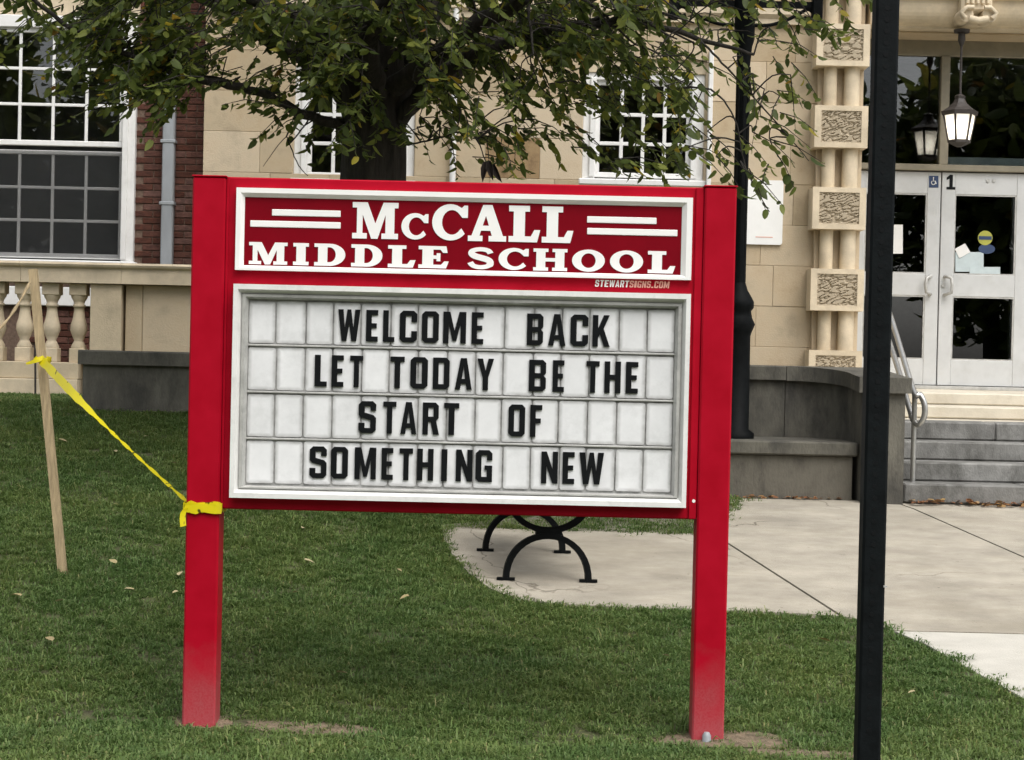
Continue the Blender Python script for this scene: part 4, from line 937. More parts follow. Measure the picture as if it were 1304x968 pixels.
def row_letters(font, text, boxes, y_top, y_bot, xref, par, mt, yf, yb, name='letter', hgt_ref=None):
    for ch, (a, b) in zip(text, boxes):
        m_ = (a + b) / 2; dy = (m_ - xref) * math.tan(ROLL); yt, ybm = y_top + dy, y_bot + dy
        p = SGN(a, (yt + ybm) / 2); q = SGN(b, (yt + ybm) / 2); zb2, zt2 = SGN(m_, ybm).z, SGN(m_, yt).z
        glyph(font, ch, p.x, q.x, zb2, zt2, yf, yb).build(name, mt, par)
row_letters(SLAB, 'MCALL', ((450, 508), (551, 596), (596.5, 645), (648, 688), (690, 730)), 259, 305, 478, hp, M['sign_white'], Y0 - .047, Y0 - .0425)
row_letters(SLAB, 'c', ((512, 546),), 272.5, 306, 529, hp, M['sign_white'], Y0 - .047, Y0 - .0425)
row_letters(SLAB, 'MIDDLESCHOOL', ((319, 367.6), (375, 394.6), (401.7, 441), (448.5, 488), (495, 530), (533.6, 572), (595.6, 629), (635, 673), (679, 722), (728, 769.6), (776, 818), (824, 859)), 309.5, 337.5, 343, hp, M['sign_white'], Y0 - .047, Y0 - .0425)
for xa, xb, ya, yb in ((348, 435, 268.7, 276.5), (320.5, 435, 283, 291), (747, 835, 277.3, 285.8), (747, 861.5, 292.3, 301)):
    p, q = SGN(xa, (ya + yb) / 2), SGN(xb, (ya + yb) / 2 + (xb - xa) * .5 * 0); zc_ = SGN((xa + xb) / 2, (ya + yb) / 2 + .0).z
    MB().box(p.x, q.x, Y0 - .047, Y0 - .0425, zc_ - .0145, zc_ + .0145, .003).build('stripe', M['sign_white'], hp)
# maker's line below the header
xs0 = 757; wch = {'I': .5, '.': .45, 'W': 1.2, 'M': 1.2}; txt = 'STEWARTSIGNS.COM'; tot = sum(wch.get(c, .85) + .18 for c in txt); x = xs0; sc = 95 / tot
for i, c in enumerate(txt):
    wv = wch.get(c, .85) * sc; p, q = SGN(x, 362), SGN(x + wv, 362)
    glyph(BLOCK, c, p.x, q.x, SGN(805, 366.6).z, SGN(805, 358).z, Y0 - .0385, Y0 - .0355, .12).build('maker_letter', M['sign_white' if i < 7 else 'pinkish'], sg)
    x += wv + .18 * sc
# message board
mx0, mx1 = (SGN(302, 362).x + SGN(296, 632).x) / 2, (SGN(878, 375).x + SGN(870, 643).x) / 2
mz0, mz1 = SGN(583, 638).z, SGN(590, 369).z
mb_ = MB().box(mx0 + .01, mx1 - .01, Y0 - .041, Y0 - .0345, mz0 + .01, mz1 - .01).build('message_board', M['board'], sg)
bevel_frame(mx0, mx1, mz0, mz1, .036, .036, .04, .042, Y0 - .10, Y0 - .036, M['alu'], mb_)
bevel_frame(mx0 + .037, mx1 - .037, mz0 + .041, mz1 - .043, .026, .026, .012, .022, Y0 - .078, Y0 - .040, M['alu_dark'], mb_, 'inner_frame')
fx0, fx1 = mx0 + .062, mx1 - .062
zr_t = SGN(587, 386).z; zr_b = mz0 + .055; rp = (zr_t - zr_b) / 4
for k in range(1, 4):
    MB().box(fx0, fx1, Y0 - .054, Y0 - .0405, zr_b + rp * k - .005, zr_b + rp * k + .004, .002).build('track', M['alu_dark'], mb_)
rnd = random.Random(5); ncol = 15; tw = (fx1 - fx0) / ncol
for k in range(4):
    z0_, z1_ = zr_b + rp * k + .009, zr_b + rp * (k + 1) - (.010 if k < 3 else .014)
    xedge = [fx0 + tw * i + (rnd.uniform(-.006, .006) if 0 < i < ncol else 0) for i in range(ncol + 1)]
    for i in range(ncol):
        a, b = xedge[i] + .0035, xedge[i + 1] - .0035
        zj = rnd.uniform(-.003, .003)
        o = MB().extr([rrect(a, b, z0_, z1_ + zj, .011, 4)], Y0 - .048 + rnd.uniform(-.001, .001), Y0 - .0415).build('tile', M['tile'], mb_)
        o.rotation_euler = (rad(rnd.uniform(-.25, .25)), rad(rnd.uniform(-.35, .35)), 0)
ROWS = (('WELCOMEBACK', ((432, 460), (467.5, 482.5), (489, 503.5), (510, 532), (538, 559.5), (565, 594), (601, 616), (671, 691.5), (698, 720), (726, 748.5), (754, 776)), 394.5, 434.5, 446),
        ('LETTODAYBETHE', ((402.5, 418), (424, 439), (447, 463.5), (498, 516), (523.5, 545.5), (552, 573), (580, 601.5), (608, 629), (673.5, 695), (703.5, 718), (746, 762.5), (769, 789.5), (796, 811.5)), 452, 492, 410),
        ('STARTOF', ((458, 480), (489, 505.5), (511, 531.5), (539, 560), (566, 585), (647.5, 668.5), (675, 690)), 510.5, 551, 469),
        ('SOMETHINGNEW', ((396, 417.5), (423, 444.5), (453, 480), (487, 501.5), (509.5, 526.5), (532, 552.6), (562.6, 570), (581, 602), (606, 627), (689, 710), (716, 731), (737, 768)), 567.7, 608, 406))
for txt, bx, yt, yb, xr in ROWS: row_letters(BLOCK, txt, bx, yt, yb, xr, mb_, M['ink'], Y0 - .056, Y0 - .051)
# steel anchor bolt at the foot of the right post
q = SGN(897, 943); MB().tube([(q.x, Y0 - .085, -.06), (q.x, Y0 - .085, q.z + .04), (q.x, Y0 - .085, q.z + .055)], [.02, .02, .012], 12).build('anchor_bolt', M['zinc'], sg)
q = SGN(882, 637); MB().tube([(q.x, Y0 - .049, q.z), (q.x, Y0 - .044, q.z)], .008, 8).build('screw', M['sign_white'], sg)

# ------------------------------------------------------------ black perforated post close to the camera
YQ = 3.9
pq = at(1116, 484, YQ); pz0 = h(pq.x, YQ)
pp = empty('black_signpost', (pq.x, YQ, pz0), 'black square steel post with a line of holes standing in front of the steps', 'post')
hw_ = .0255
body = MB().box(pq.x - hw_, pq.x + hw_, YQ - hw_, YQ + hw_, pz0 - .2, 3.4, .005)
bo = body.build('tube', M['pole_black'], pp)
hm_ = MB().tube([(0, -.0008, 0), (0, .001, 0)], .0055, 12).mesh('hole', M['ink']); z = pz0 + .1
while z < 2.75:
    if z > .9: inst('hole', hm_, (pq.x - .002, YQ - hw_, z), pp)
    z += .0254
hm2 = at(1122, 745, YQ); MB().box(hm2.x, hm2.x + .008, YQ - hw_ - .001, YQ - hw_ + .001, hm2.z - .002, hm2.z + .002).build('paint_chip', M['alu_dark'], pp)

# ------------------------------------------------------------ lamp post on the ledge
YV = 13.88; lpx = at(943.5, 230, YV).x; zb_ = zl1
lamp = empty('street_lamp', (lpx, YV, zb_), 'black cast iron lamp post on the ledge behind the red sign', 'lamp post')
zz_ = lambda py: at(940, py, YV).z
MB().lathe(lpx, YV, [(zb_, .15), (zb_ + .04, .15), (zb_ + .07, .108), (zz_(428), .104), (zz_(422), .115), (zz_(413), .138), (zz_(404), .112), (zz_(396), .105), (zz_(392), .125), (zz_(384), .125), (zz_(378), .105), (zz_(370), .075), (zz_(360), .056)], 20).build('base', M['black'], lamp)
MB().lathe(lpx, YV, [(zz_(360), .055), (zz_(80), .047)], 16).build('shaft', M['black'], lamp)
for k in range(8):
    a = 2 * math.pi * k / 8; MB().box(lpx + .05 * math.cos(a) - .006, lpx + .05 * math.cos(a) + .006, YV + .05 * math.sin(a) - .006, YV + .05 * math.sin(a) + .006, zz_(360), zz_(85), .002).build('flute', M['black'], lamp)
MB().lathe(lpx, YV, [(zz_(84), .05), (zz_(60), .062), (zz_(50), .08), (zz_(40), .08), (zz_(20), .082), (zz_(-10), .085), (zz_(-60), .05), (zz_(-110), .02)], 18).build('collar', M['black'], lamp)
za_ = zz_(5)
MB().bar((lpx - .56, YV, za_), (lpx + .58, YV, za_), .035, .05).build('cross_arm', M['black'], lamp)
for s in (-1, 1):
    c = [(lpx + s * .07, YV, zz_(32)), (lpx + s * .2, YV, zz_(31)), (lpx + s * .33, YV, zz_(24)), (lpx + s * .43, YV, zz_(15)), (lpx + s * .49, YV, zz_(10)), (lpx + s * .53, YV, zz_(15)), (lpx + s * .51, YV, zz_(22)), (lpx + s * .46, YV, zz_(20))]
    MB().tube(catmull(c, 5), .014, 8).build('scroll_bracket', M['black'], lamp)
    MB().box(lpx + s * .56 - .04, lpx + s * .56 + .04, YV - .04, YV + .04, zz_(27), zz_(-10), .008).build('arm_end', M['black'], lamp)
    MB().lathe(lpx + s * .56, YV, [(zz_(-10), .05), (zz_(-16), .1), (zz_(-60), .15), (zz_(-64), .17), (zz_(-80), .1), (zz_(-95), .02)], 12).build('lamp_head', M['black'], lamp)

# ------------------------------------------------------------ bench with arched iron legs
fa, fb, fc, fd = (ground_at(x, y) for x, y in ((644, 741), (749, 744), (618, 704), (716, 707)))
near, far = (fa + fb) / 2, (fc + fd) / 2
ax = (fb - fa); ax.z = 0; ax.normalize(); span = (fb - fa).length
bn = empty('bench', (near + far) / 2, 'black iron bench with crossed arch legs behind the sign', 'bench')
fwd = (far - near); fwd.z = 0; fwd.normalize()
def legframe(c, zf):
    R_ = span / 2
    def pt(u, vv): return c + ax * u + Vector((0, 0, zf + vv - c.z))
    lower = [pt(R_ * math.cos(rad(180 - i * 180 / 20)), .275 * math.sin(rad(i * 180 / 20)) ** .9 if 0 < i < 20 else 0) for i in range(21)]
    upper = [pt(R_ * 1.02 * math.cos(rad(180 + i * 180 / 20)), .56 - .25 * math.sin(rad(i * 180 / 20)) ** .9 if 0 < i < 20 else .56) for i in range(21)]
    def strap(path):
        mb = MB(); vs = []
        for i, p in enumerate(path):
            d = (path[min(i + 1, 20)] - path[max(i - 1, 0)]).normalized(); n_ = d.cross(fwd).normalized()
            vs += [p + n_ * .018 + fwd * .02, p + n_ * .018 - fwd * .02, p - n_ * .018 - fwd * .02, p - n_ * .018 + fwd * .02]
        mb.add(vs, [[i * 4 + k, i * 4 + (k + 1) % 4, (i + 1) * 4 + (k + 1) % 4, (i + 1) * 4 + k] for i in range(20) for k in range(4)] + [(3, 2, 1, 0), (80, 81, 82, 83)])
        return mb
    L_ = strap(lower).build('arch_leg', M['black'], bn); strap(upper).build('cradle_arm', M['black'], bn)
    p = pt(0, .292); MB().add([p + ax * a + fwd * b + Vector((0, 0, c2)) for a in (-.075, .075) for b in (-.018, .018) for c2 in (-.035, .035)], [(0, 1, 3, 2), (4, 6, 7, 5), (0, 4, 5, 1), (2, 3, 7, 6), (0, 2, 6, 4), (1, 5, 7, 3)]).build('joint_plate', M['black'], bn)
    for s in (-1, 1):
        p = pt(R_ * s + .0, .008); MB().bar(p - ax * .055, p + ax * .055, .05, .014).build('foot_plate', M['black'], L_)
    return pt
ptn = legframe(near, h(near.x, near.y) + .012); ptf = legframe(far, h(far.x, far.y) + .012)
zs_ = h(bn.location.x, bn.location.y) + .03
for k in range(6):
    u = -.215 + .086 * k
    p, q = ptn(u, .50), ptf(u, .50); e = (q - p).normalized() * .2
    MB().bar(p - e, q + e, .07, .03).build('slat', M['black'], bn)

# ------------------------------------------------------------ wooden stake, caution tape, thin rod
sb = ground_at(80, 731); stp_ = at(42, 343, sb.y + .05)
stk = MB(); dv = stp_ - sb
stk.bar(sb - dv.normalized() * .1, stp_, .047, .035, up=(0, 1, 0))
so = stk.build('wooden_stake', M['wood'], base=True); setp(so, 'leaning raw wooden stake in the lawn beside the balustrade', 'stake')
k0 = at(52, 458, sb.y - .03)
lpL, lpR = PX[0]
e1 = Vector((lpL - .006, Y0 - .02, SGN(243, 638).z))
def ribbon(mb, pts, widths, ups):
    vs = []
    for p, wd, u in zip(pts, widths, ups): vs += [Vector(p) + Vector(u) * wd / 2, Vector(p) - Vector(u) * wd / 2]
    off = Vector((0.0004, .0012, 0))
    n = len(pts); mb.add([q for q in vs] + [q + off for q in vs], [(2 * i, 2 * i + 1, 2 * i + 3, 2 * i + 2) for i in range(n - 1)] + [(2 * n + 2 * i + 2, 2 * n + 2 * i + 3, 2 * n + 2 * i + 1, 2 * n + 2 * i) for i in range(n - 1)], True)
tp = empty('caution_tape', k0, 'yellow caution tape strung from the wooden stake to the red post', 'tape')
mb = MB(); pts, wd, ups = [], [], []
for i in range(41):
    t = i / 40; p = k0.lerp(e1, t); p.z -= .018 * math.sin(math.pi * t)
    tw_ = 1 - sstep(.18, .5, t) * .95 + .08 * math.sin(t * 17)
    d = (e1 - k0).normalized(); s_ = d.cross(Vector((0, 1, 0))).normalized(); a = 1.35 * (1 - min(1, max(.08, tw_)))
    pts.append(p); wd.append((.05 - .024 * sstep(.2, .55, t)) * (1 + .1 * math.sin(i * 2.3))); a += .25 * math.sin(i * 1.9); ups.append(s_ * math.cos(a) + Vector((0, 1, 0)) * math.sin(a))
ribbon(mb, pts, wd, ups); mb.build('strand', M['tape'], tp, fix=False)
# wraps round the stake and the red post
def wrap(cx0, cx1, cy0, cy1, z, wd_, turns, seed, name):
    rn = random.Random(seed); mb = MB()
    for tnum in range(turns):
        g_ = .004 + .0035 * tnum; zj = z + rn.uniform(-.008, .008)
        c = [(cx0 - g_, cy0 - g_), (cx1 + g_, cy0 - g_), (cx1 + g_, cy1 + g_), (cx0 - g_, cy1 + g_), (cx0 - g_, cy0 - g_)]
        pts, wds, us = [], [], []
        for a, b in zip(c[:-1], c[1:]):
            for i in range(6):
                t = i / 6; pts.append((a[0] + (b[0] - a[0]) * t, a[1] + (b[1] - a[1]) * t - .002 * rn.random(), zj + rn.uniform(-.006, .006))); wds.append(wd_ * rn.uniform(.6, 1)); us.append((0, rn.uniform(-.15, .15), 1))
        pts.append(pts[0]); wds.append(wds[0]); us.append(us[0])
        ribbon(mb, pts, wds, us)
    mb.build(name, M['tape'], tp, fix=False)
zw = SGN(262, 643).z
wrap(lpL, lpR, Y0 - .06, Y0 + .085, zw, .05, 3, 4, 'wrap')
wrap(k0.x - .03, k0.x + .03, sb.y - .03, sb.y + .05, k0.z, .03, 2, 8, 'knot')
mb = MB(); q = [SGN(243, 645), SGN(239, 650), SGN(238, 658), SGN(239, 668)]; q = [Vector((p.x - .004, Y0 - .075 - .004 * i, p.z)) for i, p in enumerate(q)]
ribbon(mb, catmull(q, 4), [.03] * 13, [(.8, .4, .2)] * 13); mb.build('tail', M['tape'], tp, fix=False)
mb = MB(); q = [at(54, 456, sb.y - .05), at(46, 459, sb.y - .06), at(38, 462, sb.y - .04), at(33, 463, sb.y - .03)]
ribbon(mb, catmull(q, 4), [.028, .028, .028, .028, .026, .024, .022, .02, .018, .016, .014, .012, .01], [(0, .2, 1)] * 13); mb.build('tail', M['tape'], tp, fix=False)
# a second slack strand that leaves the stake to the left
t2 = empty('slack_tape', at(38, 362, sb.y), 'twisted tape strand, its shade painted in dull colour, hanging left from near the top of the stake', 'tape')
mb = MB(); a, b = at(38, 360, sb.y - .02), at(-6, 424, sb.y - .2); pts = [a.lerp(b, i / 14) - Vector((0, 0, .03 * math.sin(math.pi * i / 14))) for i in range(15)]
mb.tube(pts, [.008 + .003 * math.sin(i * 1.3) for i in range(15)], 5); mb.build('strand', M['wood'], t2)  # dull wood colour stands in for shade on the yellow tape
rb = at(45, 516, 16.2); rz = h(rb.x, 16.2)
ro = MB().tube([(rb.x, 16.2, rz - .1), (rb.x - .01, 16.2, at(42, 440, 16.2).z)], .011, 6).build('metal_rod', M['lamp_iron'], base=True); setp(ro, 'thin dark metal rod standing in the grass before the balustrade', 'rod')

# ------------------------------------------------------------ the tree over the sign
rnd = random.Random(21)
tz = h(TREE_X, TREE_Y)
tree = empty('shade_tree', (TREE_X, TREE_Y, tz), 'broad leafy green tree with dark trunk behind the red sign', 'tree')
TR = lambda x, y, Y: at(x, y, Y + .4)
tk = MB(); S0 = Vector((TREE_X, TREE_Y, 3.45))
trunk_path = [(TREE_X + .04, TREE_Y, tz - .15), (TREE_X + .03, TREE_Y, tz + .15), (TREE_X + .01, TREE_Y, tz + .6), (TREE_X - .01, TREE_Y, 2.2), (TREE_X, TREE_Y, 2.9), (TREE_X, TREE_Y, 3.4), (TREE_X - .03, TREE_Y, 3.9)]
tp_ = catmull(trunk_path, 5)
def trunk_r(z): return .235 + .14 * math.exp(-(z - tz) / .25)
vs = []; nseg = 22
for p in tp_:
    r = trunk_r(p.z)
    for k in range(nseg):
        a = 2 * math.pi * k / nseg; q = 1 + .09 * noise.noise(Vector((math.cos(a) * 2.4, math.sin(a) * 2.4, p.z * .9))) + .035 * math.sin(a * 9 + p.z)
        vs.append(p + Vector((math.cos(a), math.sin(a), 0)) * r * q)
tk.add(vs, [[i * nseg + k, i * nseg + (k + 1) % nseg, (i + 1) * nseg + (k + 1) % nseg, (i + 1) * nseg + k] for i in range(len(tp_) - 1) for k in range(nseg)], True)
nodes_ = []                                            # (position, radius) along all branches
def limb(mb, pts, r0, r1, n=7):
    c = catmull(pts, 6); rs = [r0 + (r1 - r0) * (i / (len(c) - 1)) ** .8 for i in range(len(c))]
    c = [p + Vector((rnd.gauss(0, 1), rnd.gauss(0, 1), rnd.gauss(0, 1))) * .012 * min(1, r / .04) for p, r in zip(c, rs)]
    mb.tube(c, rs, n, cap=False)
    for p, r in zip(c, rs): nodes_.append((p, r))
    return c
br = MB()
limbs = [
 ([TR(470, 165, 12.45), TR(395, 150, 12.3), TR(330, 118, 12.0), TR(255, 100, 11.8), TR(180, 78, 11.6), TR(95, 40, 11.5), TR(20, -20, 11.4)], .045, .012),
 ([TR(500, 170, 12.45), TR(535, 118, 12.3), TR(600, 72, 12.1), TR(700, 40, 11.9), TR(800, 30, 11.7), TR(890, 50, 11.6), TR(960, 70, 11.5)], .065, .010),
 ([TR(480, 140, 12.5), TR(470, 60, 12.6), TR(440, -60, 12.7), TR(380, -230, 12.9)], .15, .05),
 ([TR(495, 150, 12.5), TR(520, 70, 12.7), TR(590, -60, 13.0), TR(680, -260, 13.2)], .15, .05),
 ([TR(455, 150, 12.5), TR(410, 90, 12.7), TR(300, 20, 13.0), TR(170, -60, 13.2), TR(40, -160, 13.3)], .10, .03),
 ([TR(505, 140, 12.6), TR(620, 60, 13.1), TR(760, -10, 13.4), TR(900, -80, 13.5), TR(1000, -120, 13.4)], .11, .03),
 ([TR(480, 120, 12.3), TR(470, 40, 11.8), TR(520, -40, 11.1), TR(560, -120, 10.5)], .10, .03),
 ([TR(470, 110, 12.3), TR(380, 30, 11.7), TR(270, -20, 11.1), TR(200, -60, 10.8)], .08, .02),
 ([TR(500, 110, 12.3), TR(640, 10, 11.7), TR(780, -50, 11.2), TR(930, -50, 11.0), TR(1000, -10, 11.0)], .08, .02),
 ([TR(485, 80, 12.8), TR(480, -60, 13.4), TR(460, -200, 13.9)], .10, .03)]
for pts, a, b in limbs: limb(br, pts, a, b)
ENV = [(-60, 40, 60), (5, 40, 56), (60, 40, 62), (100, 70, 140), (150, 104, 158), (200, 134, 152), (240, 126, 146), (262, 80, 116), (300, 78, 130), (340, 90, 168), (380, 108, 160), (420, 150, 215), (470, 150, 190), (520, 128, 172), (560, 138, 195), (600, 125, 205), (640, 140, 212), (700, 134, 190), (740, 148, 198), (790, 142, 218), (830, 132, 222), (870, 128, 222), (905, 36, 228), (930, 62, 240), (960, 44, 250), (1000, 30, 225), (1040, 18, 60), (1075, 4, 24), (1120, -40, -20)]
def env(x, k):
    for a, b in zip(ENV[:-1], ENV[1:]):
        if a[0] <= x < b[0]: t = (x - a[0]) / (b[0] - a[0]); return a[k] * (1 - t) + b[k] * t
    return ENV[0][k] if x < 0 else ENV[-1][k]
for k in range(70):                                    # secondary branches
    p, r = nodes_[rnd.randrange(len(nodes_))]
    if r > .1: continue
    d = Vector((p.x - TREE_X, (p.y - TREE_Y) * .8 + rnd.gauss(0, .5), rnd.uniform(-.5, .5))); d = d.normalized() if d.length > .2 else Vector((rnd.gauss(0, 1), rnd.gauss(0, 1), 0)).normalized()
    d = (d + Vector((rnd.gauss(0, .5), rnd.gauss(0, .5), rnd.gauss(0, .25)))).normalized(); L_ = rnd.uniform(.5, 1.1)
    e = p + d * L_ + Vector((0, 0, -.12))
    if proj(e)[0] > 1040 or proj(e)[1] > env(proj(e)[0], 1) - 10: continue
    limb(br, [p, p + d * L_ * .5 + Vector((0, 0, .04)), e], min(.022, r * .6), .006, 5)
limb(br, [TR(890, 50, 11.6), TR(920, 80, 11.4), TR(965, 130, 11.3), TR(1005, 175, 11.3), TR(1030, 205, 11.3)], .010, .003, 5)
limb(br, [TR(870, 112, 11.5), TR(905, 115, 11.4), TR(935, 150, 11.3), TR(950, 215, 11.3), TR(980, 270, 11.3)], .009, .003, 5)
limb(br, [TR(395, 150, 12.2), TR(372, 180, 12.0), TR(362, 176, 11.9), TR(335, 212, 11.8)], .007, .002, 5)
limb(br, [TR(366, 178, 11.95), TR(380, 210, 11.9), TR(392, 224, 11.9)], .005, .003, 5)
limb(br, [TR(520, 185, 12.2), TR(560, 176, 11.9), TR(600, 168, 11.8), TR(618, 205, 11.7), TR(626, 226, 11.7)], .008, .003, 5)
leafv = [(-.10, 0, 0), (-.02, .21, .05), (.35, .27, .06), (.7, .17, .02), (1, 0, -.10), (.7, -.17, .02), (.35, -.27, .06), (-.02, -.21, .05), (.35, 0, -.02), (.7, 0, -.04)]
leaff = [(0, 8, 2, 1), (8, 9, 3, 2), (9, 4, 3), (0, 7, 6, 8), (8, 6, 5, 9), (9, 5, 4)]
def leaf_matrix(p, d, size):
    x = d.normalized(); y = x.cross(Vector((rnd.gauss(0, .6), rnd.gauss(0, .6) - .15, 1))).normalized(); z = x.cross(y)
    m_ = Matrix((x, y, z)).transposed().to_4x4(); m_ = Matrix.Translation(p) @ m_ @ Matrix.Scale(size, 4); return m_
crown = MB(); twg = MB(); singles = []
LV = [Vector(q) for q in leafv]
def nearest(p):
    b, bd = None, 9
    for q, r in nodes_:
        d = (q - p).length + max(0, p.z - q.z) * .3
        if d < bd: b, bd = q, d
    return b, bd
def twig(c, fringe, nl, size, conn=True, hang=.5):
    d = Vector((c.x - TREE_X, (c.y - TREE_Y), 0)); d = d.normalized() if d.length > .1 else Vector((1, 0, 0))
    d = (d * .7 + Vector((rnd.gauss(0, .5), rnd.gauss(0, .5), -hang + rnd.gauss(0, .3)))).normalized(); Lt = rnd.uniform(.22, .42)
    a = c - d * Lt * .5; path = [a, a + d * Lt * .5 + Vector((0, 0, .015)), a + d * Lt + Vector((0, 0, -.03))]
    twg.tube(path, [.0045, .0032, .0015], 4, cap=False)
    if conn:
        b, bd = nearest(a)
        if b and .03 < bd < .5: twg.tube(catmull([b, b.lerp(a, .5) + Vector((rnd.gauss(0, .04), rnd.gauss(0, .04), .05)), a], 3), [.006, .0055, .005, .005, .0045, .004, .004], 4, cap=False)
    for i in range(nl):
        t = (i + .6) / nl; p = path[0].lerp(path[2], t); s = 1 if i % 2 else -1
        side_ = d.cross(Vector((0, 0, 1))).normalized() * s
        ld = (d * .55 + side_ * .8 + Vector((rnd.gauss(0, .35), rnd.gauss(0, .35), -.45 + rnd.gauss(0, .35)))).normalized()
        m_ = leaf_matrix(p, ld, size * rnd.choice((.55, .75, .9, 1, 1.1, 1.3)))
        if fringe: singles.append(m_)
        else: crown.add([m_ @ q for q in LV], leaff, True)
n_in = 0
while n_in < 1500:                                      # the skirt of the crown that hangs into view
    x, y = rnd.uniform(-60, 1110), rnd.uniform(-70, 240); D_, F_ = env(x, 1), env(x, 2)
    if y > F_: continue
    Yd = rnd.triangular(11.2, 14.0, 12.2)
    hole = noise.noise(Vector((x * .017, y * .026, 4.2)))
    if y < D_ - 14:
        pr = .9 if hole < .06 else .14
        if x < 100: pr *= .45
        if x > 870: pr *= .22
        if 250 < x < 400 and y > 70: pr *= .45
        if 560 < x < 900 and y > 60: pr *= .6
    else: pr = .13 if x < 880 else .035
    if rnd.random() > pr: continue
    n_in += 1
    fr_ = y > D_ - 10
    twig(at(x, y, Yd), False if not fr_ else len(singles) < 215, rnd.randint(8, 11), .078, rnd.random() < .4)
for (x, y) in ((945, 95), (960, 120), (985, 140), (1000, 165), (1015, 190), (1010, 130), (985, 185), (965, 150), (925, 190), (905, 210), (930, 222), (965, 240), (1000, 215), (880, 150), (1008, 38), (985, 45)):
    twig(at(x, y, 11.7), len(singles) < 298, 6, .085, True, .8)
for (x, y, n_) in ((540, 182, 5), (562, 178, 5), (585, 172, 5), (606, 172, 4), (622, 200, 3)): twig(at(x, y, 12.2), False, n_, .07, True, .7)
for k in range(900):                                   # the crown above the picture, which shades the lawn and wall
    a, r = rnd.uniform(0, 6.283), 4.3 * math.sqrt(rnd.random()); z = rnd.uniform(4.5, 8.6)
    if (r / 4.4) ** 2 + ((z - 5.6) / 3.2) ** 2 > 1: continue
    twig(Vector((TREE_X + .3 + r * math.cos(a), TREE_Y - .3 + r * .8 * math.sin(a), z)), False, 8, .12, False, .3)
to = tk.build('trunk', M['bark'], tree, fix=False); br.build('branches', M['bark'], tree, fix=False); twg.build('twigs', M['bark'], tree, fix=False)
setp(crown.build('crown', M['leaf'], tree, fix=False), kind='stuff')
leaf_mesh = MB().add(LV, leaff, True).mesh('leaf', M['leaf'], fix=False)
for m_ in singles[:300]:
    o = link(bpy.data.objects.new('leaf', leaf_mesh)); o.parent = tree; o.matrix_local = Matrix.Translation(-WL[tree]) @ m_

dl = bpy.data.meshes.new('dead_leaf'); dl.from_pydata([Vector((q[0], q[1] * .7, abs(q[1]) * 1.1)) for q in leafv], [], leaff); dl.materials.append(mat('dead_leaf', (.03, .02, .016), .7, .3, 30))
for (x, y, dx, dz) in ((624, 207, .2, -1), (629, 211, .5, -1), (620, 209, -.2, -1)):
    p = at(x, y, 11.9); dd = Vector((dx, -.2, dz)).normalized(); yv = dd.cross(Vector((.3, 1, .2))).normalized(); m_ = Matrix((dd, yv, dd.cross(yv))).transposed().to_4x4()
    o = link(bpy.data.objects.new('dead_leaf', dl)); o.parent = tree; o.matrix_local = Matrix.Translation(p - WL[tree]) @ m_ @ Matrix.Scale(.13, 4)

# ------------------------------------------------------------ fallen leaves
rnd = random.Random(31)
fl_mesh = MB().add([Vector((q[0], q[1], abs(q[1]) * .5 + .02)) for q in leafv], leaff, True).mesh('fallen_leaf', M['fallen'], fix=False)
spots = [(147, 727), (228, 743), (226, 765), (25, 770), (72, 777), (66, 828), (170, 762), (378, 765), (388, 723), (385, 683), (223, 599), (148, 584), (75, 568), (85, 583), (188, 563), (520, 770), (430, 870), (1055, 827), (1165, 893), (845, 846), (505, 735)]
for x, y in spots:
    p = ground_at(x, y); o = inst('fallen_leaf', fl_mesh, (p.x, p.y, lz(p.x, p.y) + .045), None, (rnd.uniform(-.3, .3), rnd.uniform(-.3, .3), rnd.uniform(0, 6.28)), [rnd.uniform(.04, .072)] * 3)
    setp(o, 'pale fallen leaf lying on the green lawn', 'leaf', 'fallen leaves on the lawn')
lit = MB()
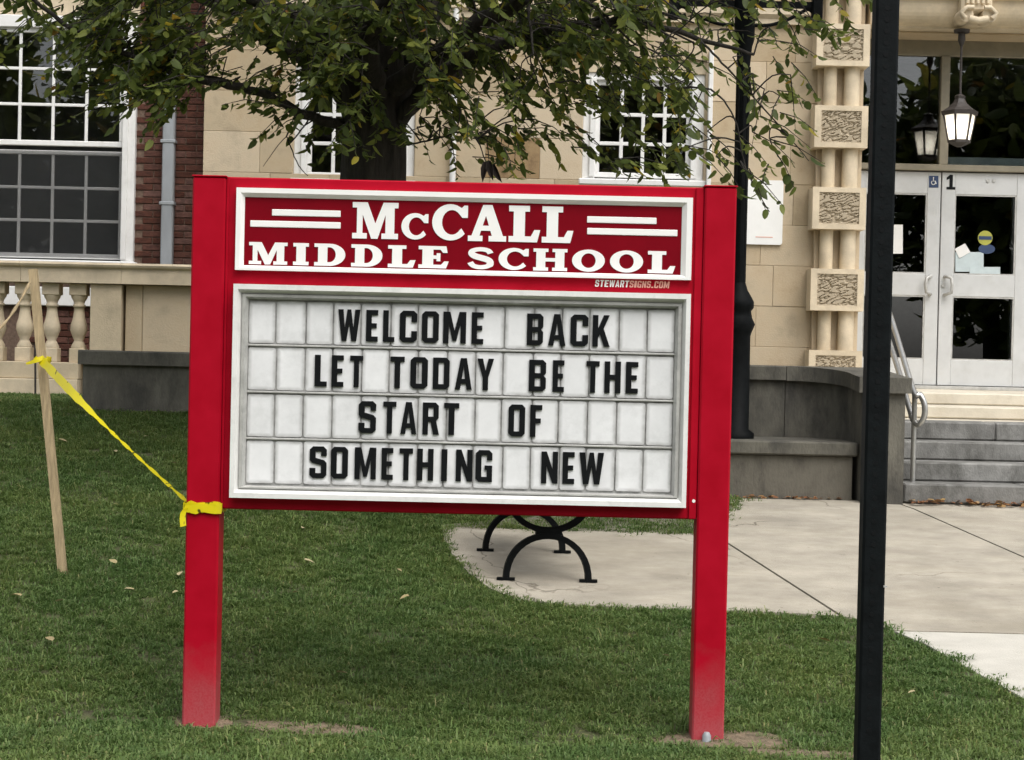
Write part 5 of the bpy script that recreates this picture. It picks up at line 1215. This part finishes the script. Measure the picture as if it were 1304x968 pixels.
for k in range(260):                                    # drift of dry leaves against the bottom step
    x = rnd.uniform(sx0 + .05, 6.5); y = YS - .015 - abs(rnd.gauss(0, .035)); z = h(x, y) + .018 + rnd.uniform(0, .03)
    m_ = Matrix.Translation((x, y, z)) @ Matrix.Rotation(rnd.uniform(0, 6.28), 4, 'Z') @ Matrix.Rotation(rnd.gauss(0, .5), 4, 'X') @ Matrix.Scale(rnd.uniform(.04, .075), 4)
    lit.add([m_ @ q for q in LV], leaff, True)
for k in range(60):
    x = rnd.uniform(1.2, 2.5); y = 13.53 - abs(rnd.gauss(0, .02)); z = h(x, y) + .018 + rnd.uniform(0, .02)
    m_ = Matrix.Translation((x, y, z)) @ Matrix.Rotation(rnd.uniform(0, 6.28), 4, 'Z') @ Matrix.Rotation(rnd.gauss(0, .5), 4, 'X') @ Matrix.Scale(rnd.uniform(.03, .05), 4)
    lit.add([m_ @ q for q in LV], leaff, True)
setp(lit.build('leaf_litter', M['dry'], fix=False), 'dry brown leaves drifted against the lowest step', 'leaf litter', kind='stuff')

# ------------------------------------------------------------ trees across the street, seen only as reflections in the glass
rnd = random.Random(77)
cm = MB()
for k in range(4200):
    u = Vector((rnd.gauss(0, 1), rnd.gauss(0, 1), rnd.gauss(0, 1))).normalized() * rnd.random() ** .4
    q = 1 + .25 * noise.noise(u * 2.2)
    m_ = leaf_matrix(Vector((u.x * 4.6 * q, u.y * 3.6 * q, 7.6 + u.z * 5.6 * q)), Vector((rnd.gauss(0, 1), rnd.gauss(0, 1), rnd.gauss(0, .7))), rnd.uniform(.45, .8))
    cm.add([m_ @ q_ for q_ in LV], leaff, True)
crown_mesh = cm.mesh('crown', M['leaf'], fix=False)
trunk_mesh = MB().tube([(0, 0, -.2), (.05, 0, 1.5), (0, .1, 4), (.1, 0, 7)], [.42, .32, .26, .14], 10).mesh('trunk', M['bark'])
for i, x in enumerate((-26, -19, -12.5, -5, 2, 9, 15.5, 22, 29)):
    yy = -21 - 3 * ((i * 37) % 3) / 2
    t_ = empty('street_tree', (x, yy, h(x, yy)), 'tall dense tree across the street reflected in the school glass', 'tree', 'trees across the street')
    for nm, me_ in (('trunk', trunk_mesh), ('crown', crown_mesh)):
        o = inst(nm, me_, WL[t_], t_, (0, 0, i * 1.3), [1, 1, 1 + .12 * math.sin(i * 2.1)])
        if nm == 'crown': o['kind'] = 'stuff'
